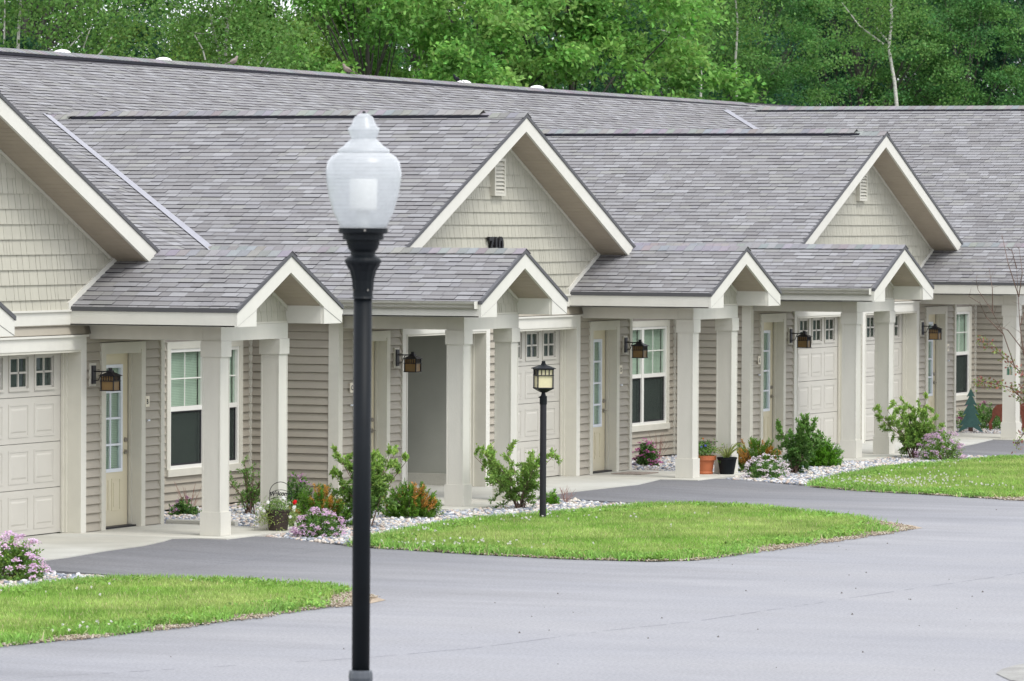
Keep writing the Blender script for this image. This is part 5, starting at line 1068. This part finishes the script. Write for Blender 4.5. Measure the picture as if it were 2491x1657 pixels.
for q, n in ((br[2], 120), (br[5], 170), (br[9], 40), (br[10], 60)):
    pts = np.array([tuple(W(x, y)) for x, y in q]); k = rng.integers(0, len(pts)-1, n); t = rng.random((n, 1)); LP.append(pts[k]*(1-t)+pts[k+1]*t+rng.normal(0, .05, (n, 3)))
P = np.concatenate(LP); n = len(P); C = np.where(rng.random((n, 1)) < .45, jit((.30,.12,.09), n), jit((.20,.26,.07), n)); V, F, CC = leaves(P, rng.normal(0, 1, (n, 3)), rng.normal(0, 1, (n, 3)), .06, .03, C); link('foliage', raw_mesh('foliage', V, F, leafm, CC), e, kind='stuff')
b.build('trunk', twigm, e)
p = Vector((19.75,-2.95,GND))+W(2457,900)
f = empty('bird_feeder', p, 'small green wire cage feeder hanging in the young tree', 'bird feeder', rz=.6); b = MB()
for i in range(6):
    q = -.055+i*.022
    for s in (-1, 1): b.box(q-.0018, q+.0018, s*.025-.0018, s*.025+.0018, -.06, .06); b.box(-.055, .055, s*.025-.0018, s*.025+.0018, q*1.05-.0018, q*1.05+.0018)
b.tube([(0,0,.06),(0,0,.13)], .0015, seg=4); gm = mat('green_wire', (.03,.20,.14), .5); b.build('cage', gm, f); MB().box(-.045,.045,-.018,.018,-.055,.03).build('suet', mat('suet', (.30,.27,.20), .8), f)
# ------------------------------------------------------------ birds on the ridge
def bird(px, name, label, c, c2, s, flip):
    best = min(np.linspace(5, 40, 700), key=lambda x: abs(1245.5+FPX*math.tan(YAW-math.atan2(YR(x)-CAM.y, x-CAM.x))-px)); x = float(best); y = YR(x)
    e = empty(name, (x, y, zmain(y)+.062), label, 'bird', rz=YAW-math.pi/2+(math.pi if flip else 0)+.5); e.scale = (s,)*3
    ax = [(-.02,.0,.05,.004),(.0,0,.053,.022),(.03,0,.06,.042),(.07,0,.075,.05),(.105,0,.10,.042),(.125,0,.13,.027),(.135,0,.15,.026),(.145,0,.165,.020),(.155,0,.17,.008)]
    V, F = [], []; sg = 12
    for i, (xx, yy, zz, r) in enumerate(ax):
        d = (Vector(ax[min(i+1, len(ax)-1)][:3])-Vector(ax[max(i-1, 0)][:3])).normalized(); a = Vector((0,1,0)); q = d.cross(a)
        for k in range(sg): t = 2*math.pi*k/sg; V.append(Vector((xx, yy, zz))+a*math.cos(t)*r*.9+q*math.sin(t)*r)
    for i in range(len(ax)-1):
        for k in range(sg): F.append((i*sg+k, i*sg+(k+1) % sg, (i+1)*sg+(k+1) % sg, (i+1)*sg+k))
    F += [tuple(range(sg-1, -1, -1)), tuple((len(ax)-1)*sg+k for k in range(sg))]
    b = MB().add([v-Vector((.06,0,0)) for v in V], F); bm_ = mat(name+'_feather', c, .8, .2, 60); b.build('body', bm_, e, smooth=True)
    MB().prism([(-.06,-.018,.055),(-.06,.018,.055),(-.19,.014,.005),(-.20,0,.0),(-.19,-.014,.005)], (0,0,.008)).build('tail', mat(name+'_tail', c2, .8), e)
    MB().tube([(.092,0,.167),(.115,0,.163)], .005, .001, 6).build('beak', M['ink'], e)
    for sy in (-1, 1): MB().add([(.045,sy*.043,.10),(.0,sy*.05,.085),(-.08,sy*.03,.045),(-.02,sy*.045,.055),(.03,sy*.045,.07)], [(0,1,2,3,4),(4,3,2,1,0)]).build('wing', mat(name+'_wing', c2, .8, .2, 50), e)
    MB().tube([(.01,.012,.03),(.012,.012,-.0)], .003, seg=4).tube([(.01,-.012,.03),(.012,-.012,-.0)], .003, seg=4).build('legs', M['ink'], e)
bird(566, 'dove', 'grey brown dove crouching on the ridge at the foot of the twin pale trunks', (.24,.20,.18), (.17,.14,.13), .9, False)
bird(842, 'dove', 'grey brown dove on the ridge in front of the bright maple leaves', (.26,.21,.18), (.18,.15,.13), 1.0, True)
bird(1110, 'blackbird', 'black bird perched beside the third skylight dome', (.012,.014,.02), (.01,.01,.012), .8, True)
